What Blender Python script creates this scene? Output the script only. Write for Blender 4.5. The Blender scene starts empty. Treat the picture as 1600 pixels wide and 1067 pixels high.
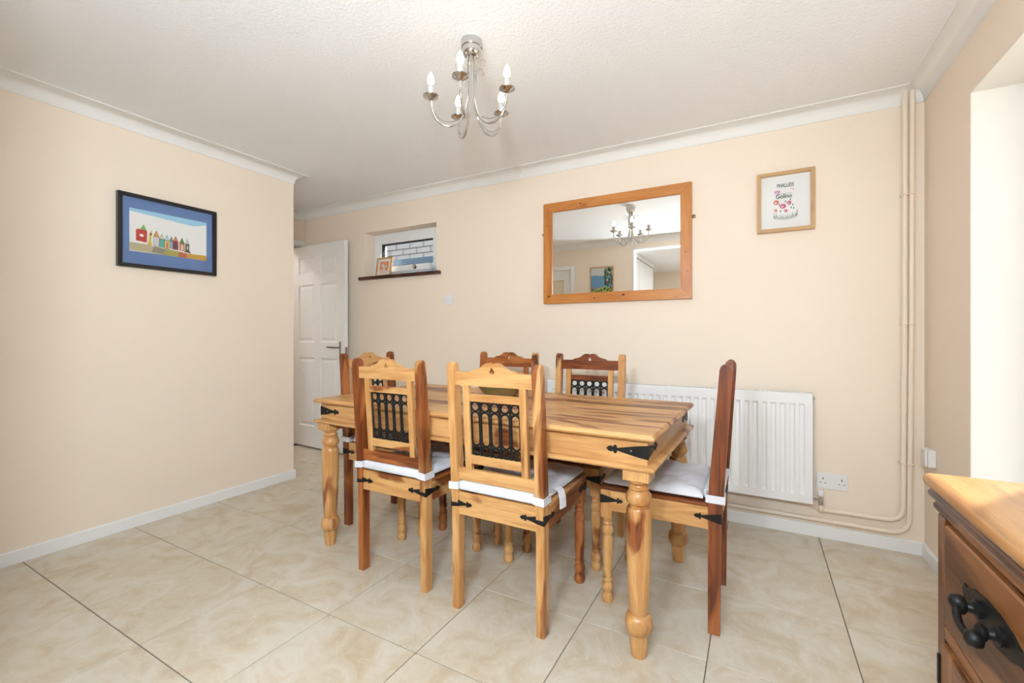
import bpy, bmesh, math, random
from mathutils import Vector, Matrix
R = math.radians
rng = random.Random(7)
scene = bpy.context.scene
COL = scene.collection

# ------------------------------------------------------------------ camera
cam_d = bpy.data.cameras.new('camera')
cam = bpy.data.objects.new('camera', cam_d); COL.objects.link(cam)
cam.location = (0, 0, 1.111); cam.rotation_euler = (R(90), 0, R(28.83))
cam_d.sensor_fit = 'HORIZONTAL'; cam_d.sensor_width = 36
cam_d.lens = 36 * 693.6 / 1600
cam_d.shift_y = -(533.5 - 524.5) / 1600
cam_d.clip_start = 0.02
scene.camera = cam

# ------------------------------------------------------------------ light and exposure
EXPOSURE = 0.55
SKY = 0.55
scene.view_settings.view_transform = 'Standard'
scene.view_settings.look = 'None'
scene.view_settings.gamma = 1.0
scene.view_settings.use_curve_mapping = False
scene.view_settings.exposure = EXPOSURE
w = bpy.data.worlds.new('sky'); scene.world = w; w.use_nodes = True
bg = w.node_tree.nodes['Background']
bg.inputs[0].default_value = (0.67, 0.85, 1.0, 1); bg.inputs[1].default_value = SKY
sun_d = bpy.data.lights.new('sun', 'SUN'); sun_d.energy = 6; sun_d.angle = R(1.0); sun_d.color = (1, .97, .92)
sun = bpy.data.objects.new('sun', sun_d); COL.objects.link(sun)
sun.rotation_euler = Vector((-.42, -.55, -.66)).to_track_quat('-Z', 'Y').to_euler()
sun.location = (6, 6, 8)
cyc = scene.cycles
cyc.max_bounces = 7; cyc.diffuse_bounces = 4; cyc.glossy_bounces = 3; cyc.transmission_bounces = 2; cyc.transparent_max_bounces = 6
cyc.use_adaptive_sampling = True; cyc.adaptive_threshold = .12; cyc.adaptive_min_samples = 16; cyc.sample_clamp_indirect = 6

# ------------------------------------------------------------------ materials
def new_mat(name):
    m = bpy.data.materials.new(name); m.use_nodes = True
    nt = m.node_tree; b = nt.nodes['Principled BSDF']
    return m, nt, b
def srgb(r, g, b):
    f = lambda c: ((c / 255) / 12.92) if c / 255 <= .04045 else (((c / 255) + .055) / 1.055) ** 2.4
    return (f(r), f(g), f(b), 1)
def node(nt, t, **kw):
    n = nt.nodes.new(t)
    for k, v in kw.items(): setattr(n, k, v)
    return n
def plain(name, col, rough=.5, metal=0, bump=None, bscale=200, spec=.5):
    m, nt, b = new_mat(name)
    b.inputs['Base Color'].default_value = col; b.inputs['Roughness'].default_value = rough
    b.inputs['Metallic'].default_value = metal; b.inputs['Specular IOR Level'].default_value = spec
    if bump:
        tc = node(nt, 'ShaderNodeTexCoord'); n = node(nt, 'ShaderNodeTexNoise'); n.inputs['Scale'].default_value = bscale
        n.inputs['Detail'].default_value = 4
        bp = node(nt, 'ShaderNodeBump'); bp.inputs['Strength'].default_value = bump; bp.inputs['Distance'].default_value = .01
        nt.links.new(tc.outputs['Object'], n.inputs['Vector']); nt.links.new(n.outputs['Fac'], bp.inputs['Height'])
        nt.links.new(bp.outputs['Normal'], b.inputs['Normal'])
    return m
def painted(name, col, col2, rough=.6, scale=1.3, bump=.06, bscale=60):
    """plaster / paint with a faint large-scale unevenness and fine relief"""
    m, nt, b = new_mat(name)
    tc = node(nt, 'ShaderNodeTexCoord'); n = node(nt, 'ShaderNodeTexNoise'); n.inputs['Scale'].default_value = scale
    n.inputs['Detail'].default_value = 3
    r = node(nt, 'ShaderNodeValToRGB'); r.color_ramp.elements[0].position = .3; r.color_ramp.elements[1].position = .7
    r.color_ramp.elements[0].color = col; r.color_ramp.elements[1].color = col2
    n2 = node(nt, 'ShaderNodeTexNoise'); n2.inputs['Scale'].default_value = bscale; n2.inputs['Detail'].default_value = 2
    bp = node(nt, 'ShaderNodeBump'); bp.inputs['Strength'].default_value = bump; bp.inputs['Distance'].default_value = .01
    L = nt.links.new
    L(tc.outputs['Object'], n.inputs['Vector']); L(n.outputs['Fac'], r.inputs['Fac']); L(r.outputs['Color'], b.inputs['Base Color'])
    L(tc.outputs['Object'], n2.inputs['Vector']); L(n2.outputs['Fac'], bp.inputs['Height']); L(bp.outputs['Normal'], b.inputs['Normal'])
    b.inputs['Roughness'].default_value = rough
    return m
def wood(name, axis, pale, mid, heart, dark, bias=.5, rough=.34, gscale=1.0):
    """sheesham-like wood: pale sapwood, streaks along `axis`, patches of red-brown heartwood (more with a lower bias)"""
    m, nt, b = new_mat(name); L = nt.links.new
    tc = node(nt, 'ShaderNodeTexCoord'); oi = node(nt, 'ShaderNodeObjectInfo')
    mul = node(nt, 'ShaderNodeVectorMath', operation='SCALE'); mul.inputs[0].default_value = (7.3, 11.7, 5.9)
    L(oi.outputs['Random'], mul.inputs['Scale'])
    add = node(nt, 'ShaderNodeVectorMath', operation='ADD'); L(tc.outputs['Object'], add.inputs[0]); L(mul.outputs[0], add.inputs[1])
    def mapped(across, along):
        mp = node(nt, 'ShaderNodeMapping'); s = [across * gscale] * 3; s['xyz'.index(axis)] = along * gscale
        mp.inputs['Scale'].default_value = s; L(add.outputs[0], mp.inputs['Vector']); return mp
    n1 = node(nt, 'ShaderNodeTexNoise'); n1.inputs['Scale'].default_value = 1; n1.inputs['Detail'].default_value = 6; n1.inputs['Distortion'].default_value = 1.2
    L(mapped(22, 2.2).outputs[0], n1.inputs['Vector'])
    r1 = node(nt, 'ShaderNodeValToRGB'); e = r1.color_ramp.elements
    e[0].position = .32; e[0].color = mid; e[1].position = .62; e[1].color = pale
    L(n1.outputs['Fac'], r1.inputs['Fac'])
    n2 = node(nt, 'ShaderNodeTexNoise'); n2.inputs['Scale'].default_value = 1; n2.inputs['Detail'].default_value = 3; n2.inputs['Distortion'].default_value = .8
    L(mapped(6.0, 1.6).outputs[0], n2.inputs['Vector'])
    rm = node(nt, 'ShaderNodeValToRGB'); e = rm.color_ramp.elements
    e[0].position = bias; e[0].color = (0, 0, 0, 1); e[1].position = bias + .05; e[1].color = (1, 1, 1, 1)
    L(n2.outputs['Fac'], rm.inputs['Fac'])
    n3 = node(nt, 'ShaderNodeTexNoise'); n3.inputs['Scale'].default_value = 1; n3.inputs['Detail'].default_value = 5; n3.inputs['Distortion'].default_value = 1.5
    L(mapped(38, 3.0).outputs[0], n3.inputs['Vector'])
    r3 = node(nt, 'ShaderNodeValToRGB'); e = r3.color_ramp.elements
    e[0].position = .36; e[0].color = dark; e[1].position = .58; e[1].color = heart
    L(n3.outputs['Fac'], r3.inputs['Fac'])
    mx = node(nt, 'ShaderNodeMix', data_type='RGBA'); L(rm.outputs['Color'], mx.inputs['Factor']); L(r1.outputs['Color'], mx.inputs['A']); L(r3.outputs['Color'], mx.inputs['B'])
    # fine pores
    n4 = node(nt, 'ShaderNodeTexNoise'); n4.inputs['Scale'].default_value = 1; n4.inputs['Detail'].default_value = 2
    L(mapped(300, 14).outputs[0], n4.inputs['Vector'])
    r4 = node(nt, 'ShaderNodeValToRGB'); e = r4.color_ramp.elements
    e[0].position = .3; e[0].color = (.72, .66, .6, 1); e[1].position = .48; e[1].color = (1, 1, 1, 1)
    L(n4.outputs['Fac'], r4.inputs['Fac'])
    m2 = node(nt, 'ShaderNodeMix', data_type='RGBA', blend_type='MULTIPLY'); m2.inputs['Factor'].default_value = .6
    L(mx.outputs['Result'], m2.inputs['A']); L(r4.outputs['Color'], m2.inputs['B'])
    L(m2.outputs['Result'], b.inputs['Base Color'])
    bp = node(nt, 'ShaderNodeBump'); bp.inputs['Strength'].default_value = .08; bp.inputs['Distance'].default_value = .004
    L(n4.outputs['Fac'], bp.inputs['Height']); L(bp.outputs['Normal'], b.inputs['Normal'])
    b.inputs['Roughness'].default_value = rough
    return m
def pane_mat(name, tint=(1, 1, 1, 1), refl=.06):
    m, nt, b = new_mat(name); L = nt.links.new
    nt.nodes.remove(b); out = nt.nodes['Material Output']
    t = node(nt, 'ShaderNodeBsdfTransparent'); t.inputs[0].default_value = tint
    g = node(nt, 'ShaderNodeBsdfGlossy'); g.inputs['Roughness'].default_value = .02
    lw = node(nt, 'ShaderNodeLayerWeight'); lw.inputs[0].default_value = .5
    pw_ = node(nt, 'ShaderNodeMath', operation='POWER'); pw_.inputs[1].default_value = 5; L(lw.outputs['Facing'], pw_.inputs[0])
    fr = node(nt, 'ShaderNodeMath', operation='MULTIPLY_ADD'); fr.inputs[1].default_value = .9; fr.inputs[2].default_value = refl * .5; L(pw_.outputs[0], fr.inputs[0])
    mx = node(nt, 'ShaderNodeMixShader'); L(fr.outputs[0], mx.inputs[0]); L(t.outputs[0], mx.inputs[1]); L(g.outputs[0], mx.inputs[2])
    L(mx.outputs[0], out.inputs[0])
    return m
def glow(name, col, strength):
    m, nt, b = new_mat(name)
    b.inputs['Base Color'].default_value = col; b.inputs['Emission Color'].default_value = col; b.inputs['Emission Strength'].default_value = strength
    return m
def tile_mat():
    m, nt, b = new_mat('beige_marbled_tile'); L = nt.links.new
    tc = node(nt, 'ShaderNodeTexCoord'); oi = node(nt, 'ShaderNodeObjectInfo')
    mul = node(nt, 'ShaderNodeVectorMath', operation='SCALE'); mul.inputs[0].default_value = (9.1, 13.7, 4.4); L(oi.outputs['Random'], mul.inputs['Scale'])
    add = node(nt, 'ShaderNodeVectorMath', operation='ADD'); L(tc.outputs['Object'], add.inputs[0]); L(mul.outputs[0], add.inputs[1])
    n = node(nt, 'ShaderNodeTexNoise'); n.inputs['Scale'].default_value = 5.5; n.inputs['Detail'].default_value = 5; n.inputs['Roughness'].default_value = .6; n.inputs['Distortion'].default_value = 1.4
    L(add.outputs[0], n.inputs['Vector'])
    r = node(nt, 'ShaderNodeValToRGB'); e = r.color_ramp.elements
    e[0].position = .28; e[0].color = srgb(196, 176, 146); e[1].position = .62; e[1].color = srgb(216, 207, 191)
    x = e.new(.45); x.color = srgb(208, 194, 171)
    L(n.outputs['Fac'], r.inputs['Fac'])
    n2 = node(nt, 'ShaderNodeTexNoise'); n2.inputs['Scale'].default_value = 6; n2.inputs['Detail'].default_value = 5; n2.inputs['Distortion'].default_value = 2.6
    L(add.outputs[0], n2.inputs['Vector'])
    rv = node(nt, 'ShaderNodeValToRGB'); e = rv.color_ramp.elements       # thin pale veins where the noise passes .5
    e[0].position = .485; e[0].color = (0, 0, 0, 1); e[1].position = .515; e[1].color = (0, 0, 0, 1)
    v = e.new(.5); v.color = (1, 1, 1, 1)
    L(n2.outputs['Fac'], rv.inputs['Fac'])
    mk = node(nt, 'ShaderNodeMath', operation='MULTIPLY'); mk.inputs[1].default_value = .5; L(rv.outputs['Color'], mk.inputs[0])
    mx = node(nt, 'ShaderNodeMix', data_type='RGBA'); L(mk.outputs[0], mx.inputs['Factor']); L(r.outputs['Color'], mx.inputs['A']); mx.inputs['B'].default_value = srgb(224, 217, 203)
    L(mx.outputs['Result'], b.inputs['Base Color'])
    bp = node(nt, 'ShaderNodeBump'); bp.inputs['Strength'].default_value = .06; bp.inputs['Distance'].default_value = .01
    n5 = node(nt, 'ShaderNodeTexNoise'); n5.inputs['Scale'].default_value = 26; n5.inputs['Detail'].default_value = 1; L(add.outputs[0], n5.inputs['Vector'])
    L(n5.outputs['Fac'], bp.inputs['Height']); L(bp.outputs['Normal'], b.inputs['Normal'])
    b.inputs['Roughness'].default_value = .3
    return m

M = {}
M['wall'] = painted('cream_wall_paint', srgb(243, 226, 206), srgb(245, 229, 210))
M['reveal'] = painted('white_reveal_paint', srgb(244, 238, 228), srgb(246, 241, 232))
M['ceiling'] = painted('stippled_ceiling_paint', srgb(244, 244, 245), srgb(247, 247, 247), bump=.35, bscale=90, rough=.8)
M['coving'] = plain('white_coving_paint', srgb(238, 235, 230), .5)
M['white'] = plain('white_gloss_paint', srgb(240, 239, 237), .3)
M['cupboard'] = plain('off_white_cupboard_paint', srgb(222, 221, 218), .4)
M['upvc'] = plain('white_plastic_frame', srgb(240, 240, 240), .25)
M['grout'] = plain('grey_grout', srgb(118, 109, 98), .9)
M['tile'] = tile_mat()
PALE = srgb(216, 167, 108); MID = srgb(184, 126, 70); HEART = srgb(150, 84, 42); DARK = srgb(92, 46, 22)
for ax in 'xyz':
    M['honey_' + ax] = wood('honey_sheesham_' + ax, ax, PALE, MID, HEART, DARK, bias=.59)
    M['mixed_' + ax] = wood('figured_sheesham_' + ax, ax, PALE, MID, HEART, DARK, bias=.54)
    M['red_' + ax] = wood('red_brown_sheesham_' + ax, ax, srgb(182, 112, 58), srgb(158, 88, 42), srgb(138, 72, 34), srgb(92, 44, 20), bias=.44)
    M['brown_' + ax] = wood('brown_sideboard_wood_' + ax, ax, srgb(160, 106, 60), srgb(128, 80, 44), srgb(104, 60, 30), srgb(66, 36, 18), bias=.50, rough=.3)
    M['pine_' + ax] = wood('orange_pine_' + ax, ax, srgb(207, 138, 70), srgb(190, 116, 52), srgb(190, 118, 54), srgb(150, 84, 36), bias=.60, rough=.35)
    M['oak_' + ax] = wood('pale_oak_frame_' + ax, ax, srgb(206, 164, 112), srgb(188, 144, 94), srgb(186, 142, 92), srgb(160, 114, 70), bias=.6, rough=.45)
M['topwood'] = wood('golden_sideboard_top_wood', 'y', srgb(206, 154, 96), srgb(178, 122, 70), srgb(170, 110, 60), srgb(134, 80, 42), bias=.62, rough=.28)
M['sillwood'] = wood('dark_stained_sill_wood', 'x', srgb(96, 52, 32), srgb(72, 36, 22), srgb(60, 30, 18), srgb(36, 18, 12), bias=.5, rough=.3)
M['iron'] = plain('black_iron', srgb(38, 37, 37), .45, .6, bump=.04, bscale=160)
M['cotton'] = plain('white_cotton', srgb(222, 222, 227), .85, bump=.12, bscale=400)
M['rad'] = plain('white_radiator_enamel', srgb(243, 241, 238), .28)
M['pipe'] = plain('cream_painted_pipe', srgb(243, 226, 206), .4)
M['plastic'] = plain('white_plastic', srgb(236, 234, 232), .3)
M['dark'] = plain('dark_slot', srgb(40, 38, 36), .6)
M['chrome'] = plain('chrome', (.62, .61, .60, 1), .08, 1)
M['steel'] = plain('brushed_steel', srgb(150, 148, 144), .3, 1)
M['brass'] = plain('dull_brass', srgb(150, 132, 96), .35, .9)
M['candle'] = plain('white_candle_sleeve', srgb(188, 184, 179), .4)
M['bulb'] = glow('lit_candle_bulb', (1, .86, .64, 1), 6)
M['mirror'] = plain('mirror_silver', (.93, .93, .92, 1), .0, 1)
M['pane'] = pane_mat('clear_pane')
M['glass'] = pane_mat('clear_blown_glass', (.9, .95, .97, 1))
M['blackframe'] = plain('black_lacquer_frame', srgb(28, 26, 26), .3)
M['bluemat'] = plain('blue_mount_board', srgb(98, 128, 178), .8)
M['paper'] = plain('white_paper', srgb(238, 236, 232), .85)
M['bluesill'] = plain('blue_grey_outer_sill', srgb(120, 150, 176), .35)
M['brick'] = painted('white_painted_brick', srgb(206, 206, 210), srgb(218, 218, 221), scale=9, bump=.25, bscale=60)
M['mortar'] = plain('grey_mortar', srgb(120, 122, 128), .9)
M['bowl'] = painted('green_brown_glaze', srgb(112, 118, 74), srgb(150, 124, 84), rough=.25, scale=14, bump=.03)
M['ground'] = plain('pale_paving', srgb(200, 195, 186), .9)
_flat = {}
def flat(r, g, b):
    k = (r, g, b)
    if k not in _flat: _flat[k] = plain('print_ink_%02x%02x%02x' % k, srgb(r, g, b), .8)
    return _flat[k]

# ------------------------------------------------------------------ mesh helpers
def bm_box(bm, x0, x1, y0, y1, z0, z1, bev=0, seg=1):
    vs = bmesh.ops.create_cube(bm, size=1)['verts']
    for v in vs:
        v.co = Vector(((x0 + x1) / 2 + v.co.x * (x1 - x0), (y0 + y1) / 2 + v.co.y * (y1 - y0), (z0 + z1) / 2 + v.co.z * (z1 - z0)))
    if bev:
        es = list({e for v in vs for e in v.link_edges})
        bmesh.ops.bevel(bm, geom=es, offset=bev, segments=seg, profile=.5, affect='EDGES', clamp_overlap=True)
    return bm
def box(x0, x1, y0, y1, z0, z1, bev=0, seg=1):
    return bm_box(bmesh.new(), x0, x1, y0, y1, z0, z1, bev, seg)
def bm_lathe(bm, prof, cx=0, cy=0, seg=20, axis='z', cz=0):
    rings = []
    for r, h in prof:
        ring = []
        for k in range(seg):
            a = 2 * math.pi * k / seg
            p = (r * math.cos(a), r * math.sin(a), h)
            if axis == 'x': p = (h, p[0], p[1])
            elif axis == 'y': p = (p[0], h, p[1])
            ring.append(bm.verts.new((cx + p[0], cy + p[1], cz + p[2])))
        rings.append(ring)
    for a, b in zip(rings, rings[1:]):
        for k in range(seg):
            bm.faces.new((a[k], a[(k + 1) % seg], b[(k + 1) % seg], b[k]))
    bm.faces.new(list(reversed(rings[0]))); bm.faces.new(rings[-1])
    bmesh.ops.recalc_face_normals(bm, faces=bm.faces[:])
    return bm
def lathe(prof, cx=0, cy=0, seg=20, axis='z', cz=0): return bm_lathe(bmesh.new(), prof, cx, cy, seg, axis, cz)
def bm_tube(bm, pts, r, seg=8, closed=False, ry=None):
    pts = [Vector(p) for p in pts]; n = len(pts); rings = []
    up = None
    for i, p in enumerate(pts):
        if closed: t = pts[(i + 1) % n] - pts[i - 1]
        else: t = pts[min(i + 1, n - 1)] - pts[max(i - 1, 0)]
        t.normalize()
        if up is None:
            up = Vector((0, 0, 1)) if abs(t.z) < .9 else Vector((0, 1, 0))
        up = (up - t * up.dot(t))
        if up.length < 1e-6: up = t.orthogonal()
        up.normalize(); s = t.cross(up)
        rr = r[i] if isinstance(r, (list, tuple)) else r
        rings.append([bm.verts.new(p + (s * math.cos(2 * math.pi * k / seg) + up * math.sin(2 * math.pi * k / seg)) * rr) for k in range(seg)])
    m = n if closed else n - 1
    for i in range(m):
        a, b = rings[i], rings[(i + 1) % n]
        for k in range(seg): bm.faces.new((a[k], a[(k + 1) % seg], b[(k + 1) % seg], b[k]))
    if not closed: bm.faces.new(list(reversed(rings[0]))); bm.faces.new(rings[-1])
    bmesh.ops.recalc_face_normals(bm, faces=bm.faces[:])
    return bm
def tube(pts, r, seg=8, closed=False): return bm_tube(bmesh.new(), pts, r, seg, closed)
def bm_prism(bm, poly, a0, a1, axis='y'):
    """poly in the other two axes (x,z for y; y,z for x; x,y for z), pushed from a0 to a1"""
    def P(p, a):
        return (a, p[0], p[1]) if axis == 'x' else (p[0], a, p[1]) if axis == 'y' else (p[0], p[1], a)
    A = [bm.verts.new(P(p, a0)) for p in poly]; B = [bm.verts.new(P(p, a1)) for p in poly]; n = len(poly)
    fs = [bm.faces.new(A), bm.faces.new(list(reversed(B)))]
    for i in range(n): fs.append(bm.faces.new((A[i], B[i], B[(i + 1) % n], A[(i + 1) % n])))
    bmesh.ops.recalc_face_normals(bm, faces=fs)
    return bm
def prism(poly, a0, a1, axis='y'): return bm_prism(bmesh.new(), poly, a0, a1, axis)
def smooth_path(pts, n=8):
    """Catmull-Rom through pts"""
    P = [Vector(p) for p in pts]; P = [P[0] * 2 - P[1]] + P + [P[-1] * 2 - P[-2]]; out = []
    for i in range(1, len(P) - 2):
        for k in range(n):
            t = k / n; a, b, c, d = P[i - 1:i + 3]
            out.append(.5 * ((2 * b) + (c - a) * t + (2 * a - 5 * b + 4 * c - d) * t * t + (3 * b - a - 3 * c + d) * t ** 3))
    out.append(P[-2]); return out
def finish(me, smooth):
    if smooth:
        for p in me.polygons: p.use_smooth = True
        me.set_sharp_from_angle(angle=R(smooth if smooth is not True else 38))
def put(name, bm, mat, parent=None, smooth=False, loc=None):
    me = bpy.data.meshes.new(name); bm.to_mesh(me); bm.free()
    for m in (mat if isinstance(mat, (list, tuple)) else [mat]): me.materials.append(m)
    finish(me, smooth)
    o = bpy.data.objects.new(name, me); COL.objects.link(o)
    if parent: o.parent = parent
    if loc: o.location = loc
    return o
def tag(o, label=None, cat=None, group=None, kind=None):
    if label: o['label'] = label
    if cat: o['category'] = cat
    if group: o['group'] = group
    if kind: o['kind'] = kind
    return o
def thing(name, label=None, cat=None, loc=(0, 0, 0), rz=0, group=None, kind=None):
    o = bpy.data.objects.new(name, None); COL.objects.link(o); o.empty_display_size = .1
    o.location = loc; o.rotation_euler = (0, 0, rz)
    return tag(o, label, cat, group, kind)
def struct(name, bm, mat, smooth=False, label=None): return tag(put(name, bm, mat, None, smooth), label, None, None, 'structure')

# ------------------------------------------------------------------ the room
XL, XR, YB, YR = -3.172, .745, 2.974, .136        # left wall, right wall, back wall, rear wall faces
HX, HY = -4.082, 2.218                             # alcove beyond the left wall
ZC = 2.371; WT = .25
KX0, KY0 = -2.25, -3.2                             # kitchen behind the opening
# floor: grout bed and single tiles
flo = struct('floor', box(HX - WT, XR + WT, KY0 - WT, YB + WT, -.12, -.003), M['grout'], label='grey grout bed of the tiled floor')
TP = .449; ti = None
def tile_at(x0, x1, y0, y1):
    g = .0018
    return put('tile', box(x0 + g, x1 - g, y0 + g, y1 - g, -.012, 0, .0012), M['tile'], flo)
xs = [.301 + TP * k for k in range(-11, 2)]; ys = [.7514 + TP * k for k in range(-10, 6)]
full = None
for i in range(len(xs) - 1):
    for j in range(len(ys) - 1):
        x0, x1 = xs[i], xs[i + 1]; y0, y1 = ys[j], ys[j + 1]
        a0, a1, b0, b1 = max(x0, HX), min(x1, XR), max(y0, KY0), min(y1, YB)
        if (a0 + a1) / 2 < XL - .02 and (b0 + b1) / 2 < HY - .05: continue
        if (b0 + b1) / 2 < YR - .1 and (a0 + a1) / 2 < KX0: continue
        if a1 - a0 < .01 or b1 - b0 < .01: continue
        if (a1 - a0) > TP - .001 and (b1 - b0) > TP - .001:
            if full is None:
                full = put('tile', box(-TP / 2 + .0018, TP / 2 - .0018, -TP / 2 + .0018, TP / 2 - .0018, -.012, 0, .0012), M['tile'], flo, loc=((x0 + x1) / 2, (y0 + y1) / 2, 0))
            else:
                c = full.copy(); COL.objects.link(c); c.parent = flo; c.location = ((x0 + x1) / 2, (y0 + y1) / 2, 0)
        else: tile_at(a0, a1, b0, b1)
struct('ceiling', box(HX - 1.3, XR + WT, KY0 - WT, YB + WT, ZC, ZC + .15), M['ceiling'], label='off-white stippled ceiling')
# walls
def wall_with_holes(axis, face, thick, a0, a1, holes, z0=0, z1=ZC):
    """wall slab along x (axis 'x', face = y) or along y (axis 'y', face = x); holes = (a0,a1,z0,z1)"""
    bm = bmesh.new()
    cuts = sorted({a0, a1} | {h[0] for h in holes} | {h[1] for h in holes})
    for p, q in zip(cuts, cuts[1:]):
        hs = [h for h in holes if h[0] <= p + 1e-6 and h[1] >= q - 1e-6]
        spans = [(z0, z1)] if not hs else [(z0, hs[0][2]), (hs[0][3], z1)]
        for s, t in spans:
            if t - s < 1e-4: continue
            f0, f1 = sorted((face, face + thick))
            if axis == 'x': bm_box(bm, p, q, f0, f1, s, t)
            else: bm_box(bm, f0, f1, p, q, s, t)
    bmesh.ops.remove_doubles(bm, verts=bm.verts[:], dist=1e-5)
    return bm
WIN = (-3.215, -2.366, 1.655, 2.070)
struct('wall_left', box(XL - .12, XL, -.02, HY, 0, ZC), M['wall'], label='cream painted wall on the left')
struct('wall_alcove', box(HX - .02, XL - .12, HY - .12, HY, 0, ZC), M['wall'], label='cream wall returning into the door alcove')
struct('wall_back', wall_with_holes('x', YB, WT, HX - WT, XR + WT, [WIN]), M['wall'], label='cream painted back wall with a small high window')
D1 = (2.09, 2.935, 0, 2.022)
struct('wall_hall', wall_with_holes('y', HX, -.14, HY - .12, YB, [D1]), M['wall'], label='cream end wall of the alcove with the doorway')
PW = (1.0, 2.425, .30, 2.078)
KW = (-2.7, -.3, .9, 2.07)
struct('wall_right', wall_with_holes('y', XR, WT, KY0 - WT, YB, [PW, KW]), M['wall'], label='cream painted wall on the right with the large window')
D2 = (-3.02, -2.25, 0, 2.02); OP = (-1.396, XR - .06, 0, 2.232)
struct('wall_rear', wall_with_holes('x', YR, -.12, XL - .12, XR, [D2, OP]), M['wall'], label='cream rear wall with door and wide opening, seen in the mirror')
KD = (-.75, .65, 0, 2.1)
struct('wall_kitchen', wall_with_holes('x', KY0, -.2, KX0, XR + WT, [KD]), M['wall'], label='cream far wall of the kitchen, seen in the mirror')
struct('wall_kitchen_side', box(KX0 - .15, KX0, KY0 - .2, YR - .12, 0, ZC), M['wall'], label='side wall of the kitchen')
# lining of the wide opening and of the right window reveal
bm = bmesh.new()
bm_box(bm, OP[0] - .001, OP[0] + .012, YR - .125, YR + .005, 0, OP[3]); bm_box(bm, OP[0], OP[1], YR - .125, YR + .005, OP[3] - .012, OP[3] + .001)
struct('trim_1', bm, M['white'], label='white lining of the wide opening')
# coving, mitred round the room
def sweep_loop(path, prof, closed=True):
    """path: xy corners with the room on the left; prof: (out, down) from wall/ceiling corner"""
    bm = bmesh.new(); n = len(path); rings = []
    for i in range(n):
        p = Vector(path[i])
        d0 = (p - Vector(path[i - 1])).normalized() if (closed or i > 0) else None
        d1 = (Vector(path[(i + 1) % n]) - p).normalized() if (closed or i < n - 1) else None
        if d0 is None: d0 = d1
        if d1 is None: d1 = d0
        n0 = Vector((-d0.y, d0.x)); n1 = Vector((-d1.y, d1.x))
        m = n0 + n1; m = m / max(m.dot(n0), 1e-6)
        rings.append([bm.verts.new((p.x + m.x * o, p.y + m.y * o, z)) for o, z in prof])
    k = len(prof)
    for i in range(n if closed else n - 1):
        a, b = rings[i], rings[(i + 1) % n]
        for j in range(k): bm.faces.new((a[j], a[(j + 1) % k], b[(j + 1) % k], b[j]))
    if not closed:
        bm.faces.new(rings[0]); bm.faces.new(list(reversed(rings[-1])))
    bmesh.ops.recalc_face_normals(bm, faces=bm.faces[:])
    return bm
CV = .076
prof = [(0, ZC), (0, ZC - CV), (.005, ZC - CV)]
for k in range(9):
    a = R(90 * k / 8); prof.append((.070 - .065 * math.cos(a), ZC - CV + .006 + .064 * math.sin(a)))
prof += [(CV, ZC - .006), (CV, ZC)]
loop = [(XL, YR), (XR, YR), (XR, YB), (HX, YB), (HX, HY), (XL, HY)]
struct('trim_2', sweep_loop(loop, prof), M['coving'], 50, label='white coving along the ceiling edge')
# baseboards
BH, BT = .066, .013
bp_ = [(0, 0), (BT, 0), (BT, BH - .006), (BT - .004, BH), (0, BH)]
struct('baseboard_left', sweep_loop([(HX + .02, HY), (XL, HY), (XL, YR)], bp_, False), M['white'], label='white baseboard along the left wall')
struct('baseboard_back', sweep_loop([(XR, YB), (HX, YB)], bp_, False), M['white'], label='white baseboard along the back wall')
struct('baseboard_right', sweep_loop([(XR, YR), (XR, YB - BT)], bp_, False), M['white'], label='white baseboard along the right wall')

# ------------------------------------------------------------------ doors
def panel_door(name, label, loc, rz, width, height, thick=.036):
    d = thing(name, label, None, loc, rz, kind='structure')   # leaf along +x from the hinge, faces -y
    st, rails = .105, [(0, .20), (.88, 1.03), (1.60, 1.70), (height - .11, height)]
    bm = bmesh.new(); mid = (width / 2 - .045, width / 2 + .045)
    for x0, x1 in ((0, st), mid, (width - st, width)): bm_box(bm, x0, x1, 0, thick, 0, height)
    for z0, z1 in rails:
        for x0, x1 in ((st, mid[0]), (mid[1], width - st)): bm_box(bm, x0, x1, 0, thick, z0, z1)
    put('leaf', bm, M['white'], d)
    for (a, b_) in zip(rails, rails[1:]):
        for x0, x1 in ((st, mid[0]), (mid[1], width - st)):
            z0, z1 = a[1], b_[0]; bm = bmesh.new()
            for f, s in ((0, 1), (thick, -1)):
                steps = [(0, 0), (.012, .009), (.022, .009), (.045, .002)]
                prev = None
                for ins, dep in steps:
                    y = f + s * dep
                    ring = [bm.verts.new(p) for p in ((x0 + ins, y, z0 + ins), (x1 - ins, y, z0 + ins), (x1 - ins, y, z1 - ins), (x0 + ins, y, z1 - ins))]
                    if prev:
                        for k in range(4): bm.faces.new((prev[k], prev[(k + 1) % 4], ring[(k + 1) % 4], ring[k]))
                    prev = ring
                bm.faces.new(prev)
            bmesh.ops.recalc_face_normals(bm, faces=bm.faces[:])
            put('panel', bm, M['white'], d)
    return d
d1 = panel_door('door_1', 'white six-panel door standing open beside the alcove corner', (-4.155, 2.895, .016), R(-2.9), .815, 1.985)
hb = put('handle', box(.815 - .072, .815 - .048, -.006, 0, .89, 1.04, .002), M['steel'], d1)
put('lever', tube([(.755, -.004, .985), (.755, -.05, .985), (.745, -.055, .985), (.63, -.052, .99)], .008, 8), M['steel'], hb, True)
put('latch_plate', box(.815, .8165, .006, .03, .92, .99), M['steel'], d1)
for z in (.2, 1.78): put('hinge', lathe([(.006, z), (.006, z + .09)], -.004, .018, 8), M['steel'], d1, True)
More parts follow.
